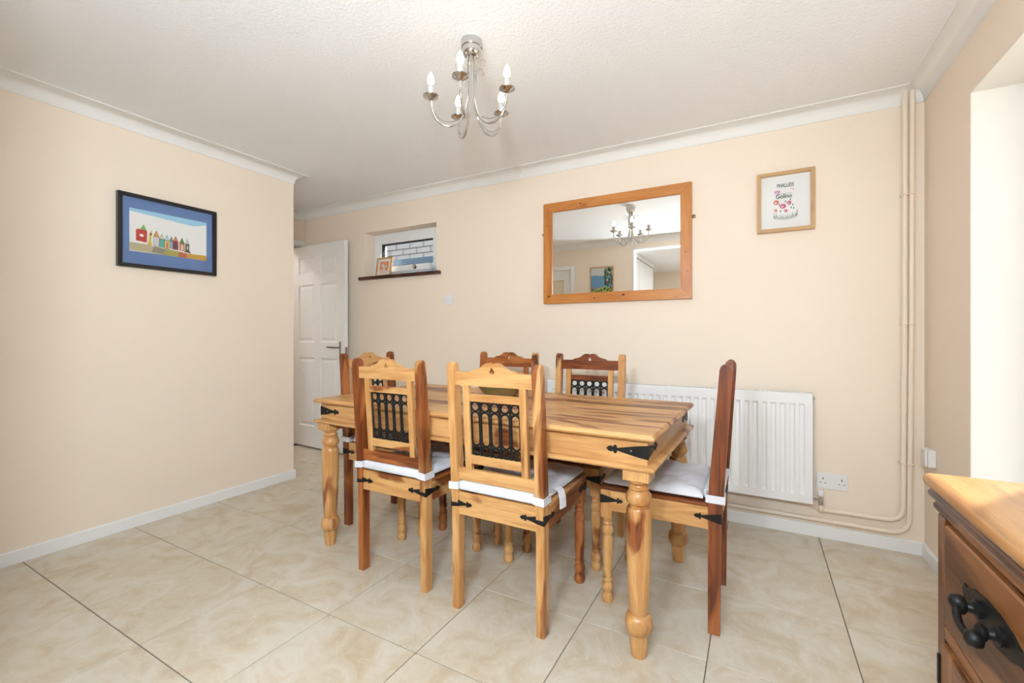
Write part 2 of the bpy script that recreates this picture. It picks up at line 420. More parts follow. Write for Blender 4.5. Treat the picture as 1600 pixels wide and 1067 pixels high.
# frame of the alcove doorway
fr = thing('trim_3', 'white frame and architrave of the alcove doorway', kind='structure')
bm = bmesh.new()
bm_box(bm, HX - .145, HX + .002, D1[1] - .012, D1[1] + .02, 0, D1[3] + .0); bm_box(bm, HX - .145, HX + .002, D1[0] - .02, D1[0] + .012, 0, D1[3])
bm_box(bm, HX - .145, HX + .002, D1[0], D1[1], D1[3] - .012, D1[3] + .02)
put('door_lining', bm, M['white'], fr)
bm = bmesh.new(); bm_box(bm, HX, HX + .015, D1[0] - .06, YB, D1[3] + .0, D1[3] + .055, .003); bm_box(bm, HX, HX + .015, D1[0] - .06, D1[0] - .005, 0, D1[3], .003)
bm_box(bm, HX, HX + .015, D1[1] + .006, YB, 0, D1[3], .002)
put('architrave', bm, M['white'], fr)
bm = box(HX - 1.3, HX - 1.2, 1.4, YB + WT, 0, ZC)
bm_box(bm, HX - 1.3, HX, 1.3, 1.4, 0, ZC); bm_box(bm, HX - 1.3, HX - WT, YB, YB + WT, 0, ZC); bm_box(bm, HX - .14, HX - .02, 1.3, HY - .12, 0, ZC)
struct('wall_passage', bm, M['wall'], label='wall of the passage beyond the alcove door')
struct('floor_passage', box(HX - 1.3, HX - .14, 1.4, YB + WT, -.1, -.001), M['tile'], label='passage floor beyond the alcove door')
pl_ = thing('passage_fill_lamp', 'unseen round lamp added in the passage to brighten the alcove', 'lamp', (HX - .62, 2.35, ZC))  # added lamp, out of view, lifts the dark alcove and door
put('lamp_base', lathe([(.15, 0), (.15, -.02), (.14, -.025)], 0, 0, 24), M['white'], pl_, 40)
put('lamp_shade', lathe([(.138, -.025), (.13, -.06), (.08, -.085), (.01, -.09)], 0, 0, 24), glow('passage_fill_glow', (.95, .97, 1, 1), 30), pl_, 60)
# glazed door in the rear wall
d2 = thing('door_2', 'white glazed door in the rear wall, seen in the mirror', kind='structure')
bm = bmesh.new()
bm_box(bm, D2[0], D2[0] + .11, YR - .06, YR - .02, .01, 2.02); bm_box(bm, D2[1] - .11, D2[1], YR - .06, YR - .02, .01, 2.02)
bm_box(bm, D2[0] + .11, D2[1] - .11, YR - .06, YR - .02, .01, .9); bm_box(bm, D2[0] + .11, D2[1] - .11, YR - .06, YR - .02, 1.89, 2.02)
put('leaf', bm, M['white'], d2)
put('pane', box(D2[0] + .11, D2[1] - .11, YR - .043, YR - .037, .9, 1.89), flat(236, 220, 190), d2)
bm = bmesh.new(); bm_box(bm, D2[0] - .06, D2[0], YR, YR + .016, 0, 2.08, .003); bm_box(bm, D2[1], D2[1] + .06, YR, YR + .016, 0, 2.08, .003)
bm_box(bm, D2[0], D2[1], YR, YR + .016, 2.02, 2.08, .003); put('architrave', bm, M['white'], d2)
put('handle', tube([(D2[0] + .06, YR - .02, 1.0), (D2[0] + .06, YR + .03, 1.0), (D2[0] + .17, YR + .03, 1.0)], .008, 8), M['steel'], d2, True)

# ------------------------------------------------------------------ windows
w1 = thing('window_1', 'small high white window with a white brick wall outside', kind='structure')
x0, x1, z0, z1 = WIN; FY = 3.10
bm = bmesh.new()   # outer frame
for a in ((x0, x0 + .055, z0, z1), (x1 - .055, x1, z0, z1), (x0 + .055, x1 - .055, z1 - .055, z1), (x0 + .055, x1 - .055, z0, z0 + .05)):
    bm_box(bm, a[0], a[1], FY, FY + .07, a[2], a[3])
put('window_frame', bm, M['upvc'], w1)
sx0, sx1, sz0, sz1 = x0 + .05, x1 - .05, z0 + .045, z1 - .05
bm = bmesh.new()
for a in ((sx0, sx0 + .062, sz0, sz1), (sx1 - .062, sx1, sz0, sz1), (sx0 + .062, sx1 - .062, sz1 - .05, sz1), (sx0 + .062, sx1 - .062, sz0, sz0 + .055)):
    bm_box(bm, a[0], a[1], FY - .030, FY + .05, a[2], a[3])
sash = put('sash', bm, M['upvc'], w1)
gx0, gx1, gz0, gz1 = sx0 + .062, sx1 - .062, sz0 + .055, sz1 - .05
bm = bmesh.new()
for a in ((gx0 - .001, gx0 + .007, gz0, gz1), (gx1 - .007, gx1 + .001, gz0, gz1), (gx0 + .007, gx1 - .007, gz1 - .007, gz1 + .001), (gx0 + .007, gx1 - .007, gz0 - .001, gz0 + .007)):
    bm_box(bm, a[0], a[1], FY - .012, FY + .02, a[2], a[3])
put('gasket', bm, M['dark'], sash)
put('pane', box(gx0, gx1, FY + .010, FY + .014, gz0, gz1), M['pane'], w1)
put('knob', lathe([(.006, 0), (.006, -.02), (.016, -.026), (.02, -.036), (.016, -.046), (.004, -.05)], -2.66, FY - .028, 14, 'y', sz0 + .026), M['chrome'], sash, True)
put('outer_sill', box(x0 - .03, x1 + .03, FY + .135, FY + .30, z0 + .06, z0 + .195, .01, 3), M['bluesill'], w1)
put('window_sill', box(-3.262, -2.318, YB - .035, FY + .005, 1.628, 1.657, .003), M['sillwood'], w1)
# brick wall of the neighbour
nb = struct('wall_neighbour', box(-8.4, -.6, 4.56, 4.75, -.2, 3.1), M['mortar'], label='white painted brick wall outside the small window')
brick = None
for r_ in range(15):
    for c in range(11):
        x = -5.25 + .2375 * c + (.119 if r_ % 2 else 0); z = 1.62 + .0775 * r_
        if brick is None: brick = put('brick', box(-.1135, .1135, -.02, .03, -.0335, .0335, .003), M['brick'], nb); o = brick
        else: o = brick.copy(); COL.objects.link(o); o.parent = nb
        o.location = (x, 4.56 + rng.uniform(-.002, .002), z)
struct('ground', box(-9, 14, -14, 12, -.4, -.15), M['ground'], label='pale paving outside the windows')
# large window on the right
def casement(name, label, y0, y1, z0, z1, n, xf):
    wn = thing(name, label, kind='structure'); fw = .06
    bm = bmesh.new()
    for a in ((y0, y0 + fw, z0, z1), (y1 - fw, y1, z0, z1), (y0 + fw, y1 - fw, z1 - fw, z1), (y0 + fw, y1 - fw, z0, z0 + fw)): bm_box(bm, xf, xf + .07, a[0], a[1], a[2], a[3])
    for k in range(1, n):
        yy = y0 + (y1 - y0) * k / n; bm_box(bm, xf, xf + .07, yy - .035, yy + .035, z0 + fw, z1 - fw)
    put('window_frame', bm, M['upvc'], wn)
    for k in range(n):
        a = y0 + (y1 - y0) * k / n; b_ = y0 + (y1 - y0) * (k + 1) / n
        put('pane', box(xf + .03, xf + .034, a + .03, b_ - .03, z0 + fw - .005, z1 - fw + .005), M['pane'], wn)
    return wn
w2 = casement('window_2', 'large white framed window in the right wall, flooding in daylight', PW[0], PW[1], PW[2], PW[3], 2, XR + .150)
bm = bmesh.new()
bm_box(bm, XR + .001, XR + .15, PW[1] - .004, PW[1] + .001, PW[2], PW[3]); bm_box(bm, XR + .001, XR + .15, PW[0], PW[1], PW[3] - .004, PW[3] + .001)
bm_box(bm, XR + .001, XR + .15, PW[0] - .001, PW[0] + .004, PW[2], PW[3])
put('reveal_lining', bm, M['reveal'], w2)
put('window_sill', box(XR - .02, XR + .155, PW[0], PW[1], PW[2] - .005, PW[2] + .02, .004), M['white'], w2)
casement('window_3', 'unseen white framed kitchen window added to let in daylight', KW[0], KW[1], KW[2], KW[3], 3, XR + .10)  # unseen window, put in to bring more daylight from the kitchen
d3 = thing('door_3', 'unseen white glazed kitchen doors added in the far wall to let in daylight', kind='structure')  # unseen glazed doors, put in so sky light enters from behind the camera
for a, b_ in ((KD[0], (KD[0] + KD[1]) / 2), ((KD[0] + KD[1]) / 2, KD[1])):
    bm = bmesh.new()
    for q in ((a, a + .08, 0.005, KD[3]), (b_ - .08, b_, .005, KD[3]), (a + .08, b_ - .08, KD[3] - .08, KD[3]), (a + .08, b_ - .08, .005, .12)): bm_box(bm, q[0], q[1], KY0 - .12, KY0 - .07, q[2], q[3])
    lf = put('leaf', bm, M['upvc'], d3); put('pane', box(a + .075, b_ - .075, KY0 - .1, KY0 - .096, .115, KD[3] - .075), M['pane'], lf)

# ------------------------------------------------------------------ kitchen behind the camera (mirror)
for k in range(3):
    y1 = -.62 - .52 * k; y0 = y1 - .515
    nm = ('nearest the opening', 'middle one of the run', 'farthest from the opening')[k]
    c = thing('tall_cabinet', 'tall white kitchen cupboard in the mirror, ' + nm, 'cupboard', (-1.6, (y0 + y1) / 2, 0), group='tall kitchen cupboards')
    h = .5 * (y1 - y0)
    put('body', box(-.58, -.022, -h, h, .1, 2.30, .002), M['cupboard'], c); put('plinth', box(-.58, -.07, -h, h, 0, .1), M['white'], c)
    for z0, z1 in ((.105, .9), (.905, 2.29)):
        dr = put('door', box(-.021, 0, -h + .003, h - .003, z0, z1, .003), M['cupboard'], c)
        put('handle', tube([(0, h - .05, z0 + .3), (.03, h - .05, z0 + .3), (.03, h - .05, z0 + .45), (0, h - .05, z0 + .45)], .005, 6), M['steel'], dr)
    put('cornice', box(-.58, .015, -h, h, 2.30, ZC - .004, .003), M['cupboard'], c)
for k, (x, y, az) in enumerate(((-.36, -.26, 42), (.06, -.26, 36))):  # unseen fill lamps, added behind the camera to light the dining room
    kl = thing('fill_lamp', 'unseen white hanging fill lamp added to brighten the room, ' + ('the left one' if k == 0 else 'the right one') + ' behind the camera', 'lamp', (x, y, ZC), R(az), group='added fill lamps')
    put('ceiling_plate', lathe([(.05, 0), (.05, -.02), (.01, -.03)], 0, 0, 20), M['white'], kl, 40)
    put('drop_rod', tube([(0, -.06, -.02), (0, -.06, -.60)], .006, 8), M['white'], kl, 60)
    put('drum_housing', lathe([(.03, -.10), (.09, -.095), (.125, -.06), (.125, .012), (.118, .012), (.118, -.002)], 0, 0, 28, 'y', -.70), M['white'], kl, 40)
    put('fill_lens', lathe([(.117, -.001), (.117, .004), (.10, .006)], 0, 0, 28, 'y', -.70), glow('fill_lamp_glow', (.80, .91, 1, 1), 160), kl, 60)

kc = thing('ceiling_lamp', 'unseen flat square lamp added to brighten the kitchen', 'lamp', (-.45, -1.7, ZC))  # added lamp, out of view, brightens the kitchen in the mirror
put('lamp_body', box(-.31, .31, -.31, .31, -.03, 0, .004), M['white'], kc)
put('diffuser', box(-.29, .29, -.29, .29, -.036, -.03), glow('kitchen_fill_glow', (.86, .94, 1, 1), 20), kc)

# ------------------------------------------------------------------ iron strap (arrow shaped, on a corner)
def strap_poly(L, h):
    P = [(0, -h), (0, h), (.30 * L, .72 * h), (.70 * L, .22 * h), (.735 * L, .22 * h)]
    top = [(.735 * L, .50 * h), (.77 * L, .66 * h), (.805 * L, .55 * h), (.825 * L, .30 * h), (.87 * L, .42 * h), (.93 * L, .36 * h), (.975 * L, .14 * h), (L, 0)]
    P += top
    P += [(s, -t) for s, t in reversed(top[:-1])] + [(.735 * L, -.22 * h), (.70 * L, -.22 * h), (.30 * L, -.72 * h)]
    return P
def bm_strap(bm, origin, direction, normal, L, h, thick=.0022):
    """arm lying on a face: runs from origin along direction, stands proud along normal, height along z"""
    o, d, n = Vector(origin), Vector(direction), Vector(normal)
    poly = strap_poly(L, h)
    A = [bm.verts.new(o + d * s + Vector((0, 0, t)) - n * .0004) for s, t in poly]
    B = [bm.verts.new(o + d * s + Vector((0, 0, t)) + n * thick) for s, t in poly]
    k = len(poly); fs = [bm.faces.new(A), bm.faces.new(B)]
    for i in range(k): fs.append(bm.faces.new((A[i], A[(i + 1) % k], B[(i + 1) % k], B[i])))
    bmesh.ops.recalc_face_normals(bm, faces=fs)
    return bm

# ------------------------------------------------------------------ dining table
TL, TW, TH = 1.765, .87, .778
tb = thing('dining_table', 'long honey-brown wooden dining table with turned legs and iron straps', 'table', (-1.166, 1.966, 0), R(-1.5))
hx, hy = TL / 2, TW / 2
# table top of single planks
nP = 6; lipz = TH - .024; pw = TW / nP
shade = ['honey', 'mixed', 'honey', 'honey', 'mixed', 'honey']
for k in range(nP):
    y0 = -hy + pw * k; y1 = y0 + pw
    prof_ = []
    def edge(y, sgn):   # moulded long edge of the outer planks
        return [(y - sgn * .016, lipz), (y - sgn * .004, lipz + .004), (y, lipz + .011), (y - sgn * .003, lipz + .018), (y - sgn * .010, TH)]
    g = .0009
    if k == 0: poly = [(y1 - g, lipz), (y1 - g, TH)] + [(p, z) for p, z in reversed(edge(-hy, -1))]
    elif k == nP - 1: poly = [(y0 + g, lipz), (y0 + g, TH)] + [(p, z) for p, z in reversed(edge(hy, 1))]
    else: poly = [(y0 + g, lipz), (y0 + g, TH), (y1 - g, TH), (y1 - g, lipz)]
    bm = bmesh.new()
    # swept with rounded ends: rings at end insets
    ends = [(0.016, 0), (.004, .004), (0, .011), (.003, .018), (.010, .024)]
    def endx(z, s):
        h_ = z - lipz
        for (i0, a), (i1, b_) in zip(ends, ends[1:]):
            if h_ <= b_ + 1e-9: return s * (hx - (i0 + (i1 - i0) * (h_ - a) / (b_ - a)))
        return s * (hx - .010)
    # densify side edges so the end moulding follows
    dense = []
    m = len(poly)
    for i in range(m):
        p, q = poly[i], poly[(i + 1) % m]; dense.append(p)
        if abs(p[1] - q[1]) > .015:
            zz = [lipz + .004, lipz + .011, lipz + .018]
            if p[1] > q[1]: zz.reverse()
            for z in zz: dense.append((p[0] + (q[0] - p[0]) * (z - p[1]) / (q[1] - p[1]), z))
    A = [bm.verts.new((endx(z, -1), y, z)) for y, z in dense]; B = [bm.verts.new((endx(z, 1), y, z)) for y, z in dense]
    n_ = len(dense)
    for i in range(n_): bm.faces.new((A[i], A[(i + 1) % n_], B[(i + 1) % n_], B[i]))
    # end faces as horizontal strips
    def strips(V):
        lo = sorted(range(n_), key=lambda i: (round(dense[i][1], 5), dense[i][0]))
        levels = sorted({round(d[1], 5) for d in dense})
        for za, zb in zip(levels, levels[1:]):
            a = [i for i in lo if round(dense[i][1], 5) == za]; b_ = [i for i in lo if round(dense[i][1], 5) == zb]
            f = [V[a[0]], V[a[-1]], V[b_[-1]], V[b_[0]]]
            if len(set(f)) >= 3:
                try: bm.faces.new(list(dict.fromkeys(f)))
                except ValueError: pass
    strips(A); strips(B)
    bmesh.ops.recalc_face_normals(bm, faces=bm.faces[:])
    put('plank', bm, M[shade[k] + '_x'], tb, 30)
# aprons and lower moulding
ax_, ay_ = hx - .028, hy - .028; az0, az1 = .668, lipz
for s in (-1, 1):
    y0, y1 = sorted((s * ay_, s * (ay_ - .024))); put('apron', box(-ax_, ax_, y0, y1, az0, az1, .001), M['honey_x'], tb)
    x0, x1 = sorted((s * ax_, s * (ax_ - .024))); put('apron', box(x0, x1, -ay_ + .0245, ay_ - .0245, az0, az1, .001), M['honey_y'], tb)
mp = [(.0, .650), (.018, .650), (.026, .655), (.028, .661), (.022, .667), (.014, .669), (0, .672)]
bm = sweep_loop([(-ax_ + .03, -ay_ + .03), (-ax_ + .03, ay_ - .03), (ax_ - .03, ay_ - .03), (ax_ - .03, -ay_ + .03)], [(o - .002, z) for o, z in [(p[0] + .032, p[1]) for p in mp[1:6]] + [(0, .672), (0, .650)]])
put('lower_moulding', bm, M['honey_x'], tb, 35)
lx, ly = .8175, .3775
lp = [(.036, .604), (.030, .597), (.031, .592), (.036, .588), (.036, .582), (.031, .578), (.034, .574), (.041, .564), (.0445, .550), (.042, .536), (.034, .527), (.031, .524), (.031, .519), (.037, .517), (.0415, .508), (.0435, .490), (.043, .42), (.0405, .33), (.036, .22), (.0325, .155), (.031, .149), (.041, .143), (.0465, .128), (.0475, .112), (.0445, .096), (.037, .082), (.030, .079), (.0325, .074), (.030, .040), (.026, 0)]
for s in (-1, 1):
    for t in (-1, 1):
        lg = put('leg', lathe(lp, s * lx, t * ly, 24), M['mixed_z' if (s, t) == (1, -1) else 'honey_z'], tb, 40)
        bm = box(s * lx - .045, s * lx + .045, t * ly - .045, t * ly + .045, .614, .668, .002)
        bm_lathe(bm, [(.045, .6145), (.040, .606), (.036, .603)], s * lx, t * ly, 24)
        put('leg_block', bm, M['honey_z'], lg)
for s in (-1, 1):
    for t in (-1, 1):
        bm = bmesh.new(); zc = .714
        bm_strap(bm, (s * (ax_ + .001), t * ay_, zc), (-s, 0, 0), (0, t, 0), .145, .024)
        bm_strap(bm, (s * ax_, t * (ay_ + .001), zc), (0, -t, 0), (s, 0, 0), .145, .024)
        st_ = put('corner_strap', bm, M['iron'], tb)
        put('screw', lathe([(.004, 0), (.004, t * .001), (.0025, t * .002)], s * (ax_ - .055), t * (ay_ + .0022), 10, 'y', zc), M['steel'], st_)
        put('screw', lathe([(.004, 0), (.004, s * .001), (.0025, s * .002)], s * (ax_ + .0022), t * (ay_ - .055), 10, 'x', zc), M['steel'], st_)

# ------------------------------------------------------------------ dining chairs
CW, CD = .207, .226           # half width, half depth
def lean(bm):
    for v in bm.verts: v.co.y += -.0716 * (v.co.z - .5)
    return bm
YM = -CD + .0145
def crest_bm():
    bm = bmesh.new(); zt = .968
    half = [(.178, .914), (.178, zt), (.105, zt), (.098, zt + .004), (.090, zt + .009), (.068, zt + .013), (.052, zt + .020), (.040, zt + .030), (.030, zt + .036), (.018, zt + .038), (.008, zt + .036), (.004, zt + .032), (0, zt + .031)]
    hole = [(0, .990), (.003, .986), (.007, .979), (.012, .971), (.009, .965), (0, .963)]
    for s in (-1, 1):
        bm_prism(bm, [(s * x, z) for x, z in half + hole + [(0, .914)]], YM - .011, YM + .011, 'y')
    return lean(bm)
def post_bm(s):
    prof_ = [(0, 0), (-.004, .40), (-.012, .505), (-.041, .972), (-.0405, .985), (-.036, .996), (-.029, 1.003), (-.020, 1.006), (-.010, 1.003), (-.003, .996), (.001, .986), (.002, .975), (.041, .50), (.041, 0)]
    bm = prism([(-CD + y, z) for y, z in prof_], s * CW, s * (CW - .034), 'x')
    es = [e for e in bm.edges if abs(e.verts[0].co.x - e.verts[1].co.x) < 1e-6]
    bmesh.ops.bevel(bm, geom=es, offset=.0025, segments=2, affect='EDGES', clamp_overlap=True)
    return bm
FL = [(.0215, .345), (.017, .338), (.021, .333), (.0215, .328), (.018, .323), (.0185, .320), (.0235, .312), (.0245, .302), (.0235, .291), (.0185, .281), (.0185, .278), (.0215, .274), (.0225, .262), (.0225, .235), (.021, .17), (.0175, .105), (.0175, .102), (.0215, .099), (.0225, .095), (.021, .090), (.018, .086), (.0185, .083), (.0235, .074), (.0245, .064), (.023, .053), (.0175, .045), (.018, .040), (.0225, .031), (.0245, .020), (.023, .008), (.019, 0)]
def lattice_bm():
    bm = bmesh.new(); P = .045; r = .0182; t = .0042
    def circ(cx, cz, n=16): return [(cx + r * math.cos(2 * math.pi * k / n), YM, cz + r * math.sin(2 * math.pi * k / n)) for k in range(n)]
    for i in range(5):
        cx = (i - 2) * P
        bm_tube(bm, circ(cx, .8315), t, 6, True); bm_tube(bm, circ(cx, .6555), t, 6, True)
        st_ = [(cx + r * math.cos(R(a)), YM, .792 + r * math.sin(R(a))) for a in range(0, 181, 20)] + [(cx + r * math.cos(R(a)), YM, .694 + r * math.sin(R(a))) for a in range(180, 361, 20)]
        bm_tube(bm, st_, t, 6, True)
    for i in range(4):
        x = (i - 1.5) * P
        bm_tube(bm, [(x, YM, z) for z in (.636, .66, .69, .70, .705, .71, .72, .78, .786, .792, .797, .82, .852)],
                [.0055, .0055, .006, .006, .0085, .006, .006, .006, .0085, .006, .0055, .0055, .006], 8)
    for x in (-.1085, .1085):
        bm_tube(bm, [(x, YM, .636), (x, YM, .852)], .003, 6)
    return lean(bm)
def cushion_bm(seed):
    bm = bmesh.new(); rr = random.Random(seed); N = 30
    x0, x1, y0, y1 = -.198, .198, -.168, .214; zb, zt = .4862, .528
    ph = [rr.uniform(0, 6.28) for _ in range(6)]
    def P(u, v, top):
        e = min(u, 1 - u, v, 1 - v) * 2
        x = x0 + (x1 - x0) * u; y = y0 + (y1 - y0) * v
        k = min(1, e * 6) ** .5
        if not top: return (x, y, zb + (1 - k) * .012)
        wv = .0035 * math.sin(13 * u + 6 * math.sin(4 * v + ph[0]) + ph[1]) + .003 * math.sin(17 * v - 5 * u + 3 * math.sin(5 * u + ph[4]) + ph[2]) + .002 * math.sin(31 * u + 23 * v + ph[3])
        return (x, y, zb + .02 + (zt - zb - .02) * k + wv * k)
    T = [[bm.verts.new(P(i / N, j / N, True)) for j in range(N + 1)] for i in range(N + 1)]
    B = [[bm.verts.new(P(i / N, j / N, False)) for j in range(N + 1)] for i in range(N + 1)]
    for i in range(N):
        for j in range(N):
            bm.faces.new((T[i][j], T[i + 1][j], T[i + 1][j + 1], T[i][j + 1])); bm.faces.new((B[i][j], B[i][j + 1], B[i + 1][j + 1], B[i + 1][j]))
    for i in range(N):
        for a in (0, N):
            bm.faces.new((T[i][a], B[i][a], B[i + 1][a], T[i + 1][a])); bm.faces.new((T[a][i], T[a][i + 1], B[a][i + 1], B[a][i]))
    bmesh.ops.recalc_face_normals(bm, faces=bm.faces[:])
    return bm
def ring_band(s, z0, z1):
    """cloth band round a rear post"""
    xa, xb = s * (CW + .003), s * (CW - .037); ya, yb = -CD - .0155, -CD + .046; t = .0025
    bm = bmesh.new()
    def rect(o): return [(xa + s * o, ya - o), (xb - s * o, ya - o), (xb - s * o, yb + o), (xa + s * o, yb + o)]
    out, inn = rect(t), rect(0)
    for z in (z0, z1): pass
    vo = [[bm.verts.new((x, y, z - (.004 if k in (0, 3) else 0))) for k, (x, y) in enumerate(out)] for z in (z0, z1)]
    vi = [[bm.verts.new((x, y, z - (.004 if k in (0, 3) else 0))) for k, (x, y) in enumerate(inn)] for z in (z0, z1)]
    for k in range(4):
        l = (k + 1) % 4
        bm.faces.new((vo[0][k], vo[0][l], vo[1][l], vo[1][k])); bm.faces.new((vi[0][k], vi[1][k], vi[1][l], vi[0][l]))
        bm.faces.new((vo[1][k], vo[1][l], vi[1][l], vi[1][k])); bm.faces.new((vo[0][k], vi[0][k], vi[0][l], vo[0][l]))
    bmesh.ops.recalc_face_normals(bm, faces=bm.faces[:])
    return bm
_cache = {}
def shared(key, builder, mat, smooth):
    k = (key, mat.name)
    if k not in _cache:
        me = bpy.data.meshes.new(key); bm = builder(); bm.to_mesh(me); bm.free(); me.materials.append(mat); finish(me, smooth); _cache[k] = me
    return _cache[k]
def part(name, key, builder, mat, parent, smooth=False):
    o = bpy.data.objects.new(name, shared(key, builder, mat, smooth)); COL.objects.link(o); o.parent = parent; return o
ZS = .48
def strap_corner(sx, sy, L1=.10, L2=.095, h=.0185, zc=.434):
    bm = bmesh.new()
    yo = -CD - .0045 if sy < 0 else CD
    bm_strap(bm, (sx * (CW + .001), yo, zc), (-sx, 0, 0), (0, sy, 0), L1, h)
    bm_strap(bm, (sx * CW, yo + sy * .001, zc), (0, -sy, 0), (sx, 0, 0), L2, h)
    return bm
def chair(label, loc, rz, w, cushion_label, seed, tail=False):
    g = lambda k, ax: M[w.get(k, 'honey') + '_' + ax]
    c = thing('dining_chair', label, 'chair', loc, R(rz), 'dining chairs around the table')
    part('rear_post', 'post_l', lambda: post_bm(-1), g('post_l', 'z'), c, 30)
    part('rear_post', 'post_r', lambda: post_bm(1), g('post_r', 'z'), c, 30)
    part('crest_rail', 'crest', crest_bm, g('crest', 'x'), c)
    part('lower_rail', 'lower', lambda: lean(box(-.175, .175, YM - .010, YM + .010, .527, .576, .0015)), g('lower', 'x'), c)
    for s in (-1, 1):
        part('back_stile', 'stile%d' % s, lambda: lean(box(s * .127 - .0145, s * .127 + .0145, YM - .010, YM + .010, .575, .915, .0015)), g('stile', 'z'), c)
    part('inner_rail', 'inner_top', lambda: lean(box(-.113, .113, YM - .009, YM + .009, .852, .881, .0015)), g('inner', 'x'), c)
    part('inner_rail', 'inner_low', lambda: lean(box(-.113, .113, YM - .009, YM + .009, .600, .636, .0015)), g('inner_low', 'x'), c)
    part('iron_lattice', 'lattice', lattice_bm, M['iron'], c, 50)
    part('apron', 'apron_rear', lambda: box(-CW + .033, CW - .033, -CD - .001, -CD + .022, .388, ZS, .0015), g('apron', 'x'), c)
    part('apron', 'apron_front', lambda: box(-CW + .045, CW - .045, CD - .026, CD - .001, .388, ZS - .008, .0015), g('apron', 'x'), c)
    for s in (-1, 1):
        part('apron', 'apron_side%d' % s, lambda: box(min(s * (CW - .001), s * (CW - .024)), max(s * (CW - .001), s * (CW - .024)), -CD + .040, CD - .045, .388, ZS - .008, .0015), g('apron_side', 'y'), c)
    part('seat_board', 'seat', lambda: box(-CW - .004, CW + .004, -CD + .0415, CD + .008, ZS - .008, ZS + .006, .003), g('seat', 'y'), c)
    for s in (-1, 1):
        def leg_bm(s=s):
            bm = lathe(FL, s * (CW - .023), CD - .023, 18)
            bm_box(bm, min(s * CW, s * (CW - .046)), max(s * CW, s * (CW - .046)), CD - .046, CD, .355, ZS - .008, .0015)
            bm_lathe(bm, [(.0235, .356), (.0215, .348), (.0215, .344)], s * (CW - .023), CD - .023, 18)
            return bm
        part('front_leg', 'front_leg%d' % s, leg_bm, g('leg_r' if s > 0 else 'leg_l', 'z'), c, 40)
    for sx in (-1, 1):
        for sy in (-1, 1):
            part('corner_strap', 'strap%d%d' % (sx, sy), lambda: strap_corner(sx, sy), M['iron'], c)
    q = thing('seat_cushion', cushion_label, 'cushion', loc, R(rz), 'white cushions on the dining chairs')
    put('pad', cushion_bm(seed), M['cotton'], q, 60)
    part('back_flap', 'flap', lambda: box(-.166, .166, -CD - .010, -.166, .489, .5245, .008, 2), M['cotton'], q, 60)
    part('tie_band', 'band_l', lambda: ring_band(-1, .494, .523), M['cotton'], q)
    part('tie_band', 'band_r', lambda: ring_band(1, .494, .523), M['cotton'], q)
    if tail:
        bm = bmesh.new()
        pts = [(CW - .004, -.10, .520), (CW + .014, -.103, .512), (CW + .026, -.112, .486), (CW + .030, -.120, .452)]
        A = [bm.verts.new((x - .004, y - .020, z)) for x, y, z in pts]; B = [bm.verts.new((x + .004, y + .020, z)) for x, y, z in pts]
        A2 = [bm.verts.new((x - .007, y - .018, z - .001)) for x, y, z in pts]; B2 = [bm.verts.new((x + .001, y + .018, z - .001)) for x, y, z in pts]
        for i in range(3):
            bm.faces.new((A[i], A[i + 1], B[i + 1], B[i])); bm.faces.new((A2[i], B2[i], B2[i + 1], A2[i + 1]))
            bm.faces.new((A[i], A2[i], A2[i + 1], A[i + 1])); bm.faces.new((B[i], B[i + 1], B2[i + 1], B2[i]))
        bm.faces.new((A[0], B[0], B2[0], A2[0])); bm.faces.new((A[3], A2[3], B2[3], B[3]))
        bmesh.ops.recalc_face_normals(bm, faces=bm.faces[:])
        put('strap_tail', bm, M['cotton'], q)
    return c
chair('wooden chair nearest the camera, centre front, back turned to us', (-.884, 1.702, 0), 0,
      dict(post_r='mixed', lower='honey', leg_r='red', leg_l='honey', apron_side='mixed', seat='mixed'), 'white seat cushion with a loose strap on the centre front chair', 1, True)
chair('wooden chair with a dark red-brown left post, front left of the table', (-1.452, 1.724, 0), 0,
      dict(post_l='red', lower='red', leg_r='honey', apron_side='mixed', seat='red'), 'white seat cushion on the chair with the dark red-brown left post', 2)
chair('wooden chair with red-brown posts at the right end of the table, seen sideways', (-.344, 2.010, 0), 90,
      dict(post_l='red', post_r='red', crest='red', lower='red', seat='red'), 'white seat cushion on the sideways chair at the right end', 3)
chair('wooden chair at the left end of the table beside the white door', (-1.902, 2.020, 0), -90,
      dict(post_l='red', post_r='red', leg_l='red'), 'white seat cushion on the chair at the left end by the door', 4)
chair('wooden chair with a red-brown crest, far side by the radiator, right of the pair', (-.852, 2.246, 0), 180,
      dict(post_r='mixed', crest='red', inner='red', leg_l='mixed', leg_r='mixed'), 'white seat cushion of the far-side chair, right of the pair', 5)
chair('wooden chair with a red-brown crest, far side, left of the pair', (-1.395, 2.246, 0), 180,
      dict(post_r='red', crest='red', stile='red', leg_r='red'), 'white seat cushion of the far-side chair, left of the pair', 6)

# ------------------------------------------------------------------ bowl
bo = thing('bowl', 'shallow green-brown dish standing on the table top', 'bowl', (-1.235, 2.115, TH))
bm = lathe([(.0, .004), (.070, .003), (.074, 0), (.078, .002), (.098, .022), (.128, .058), (.131, .060), (.126, .060), (.096, .028), (.074, .010), (.0, .009)], 0, 0, 32)
put('dish', bm, M['bowl'], bo, 50)

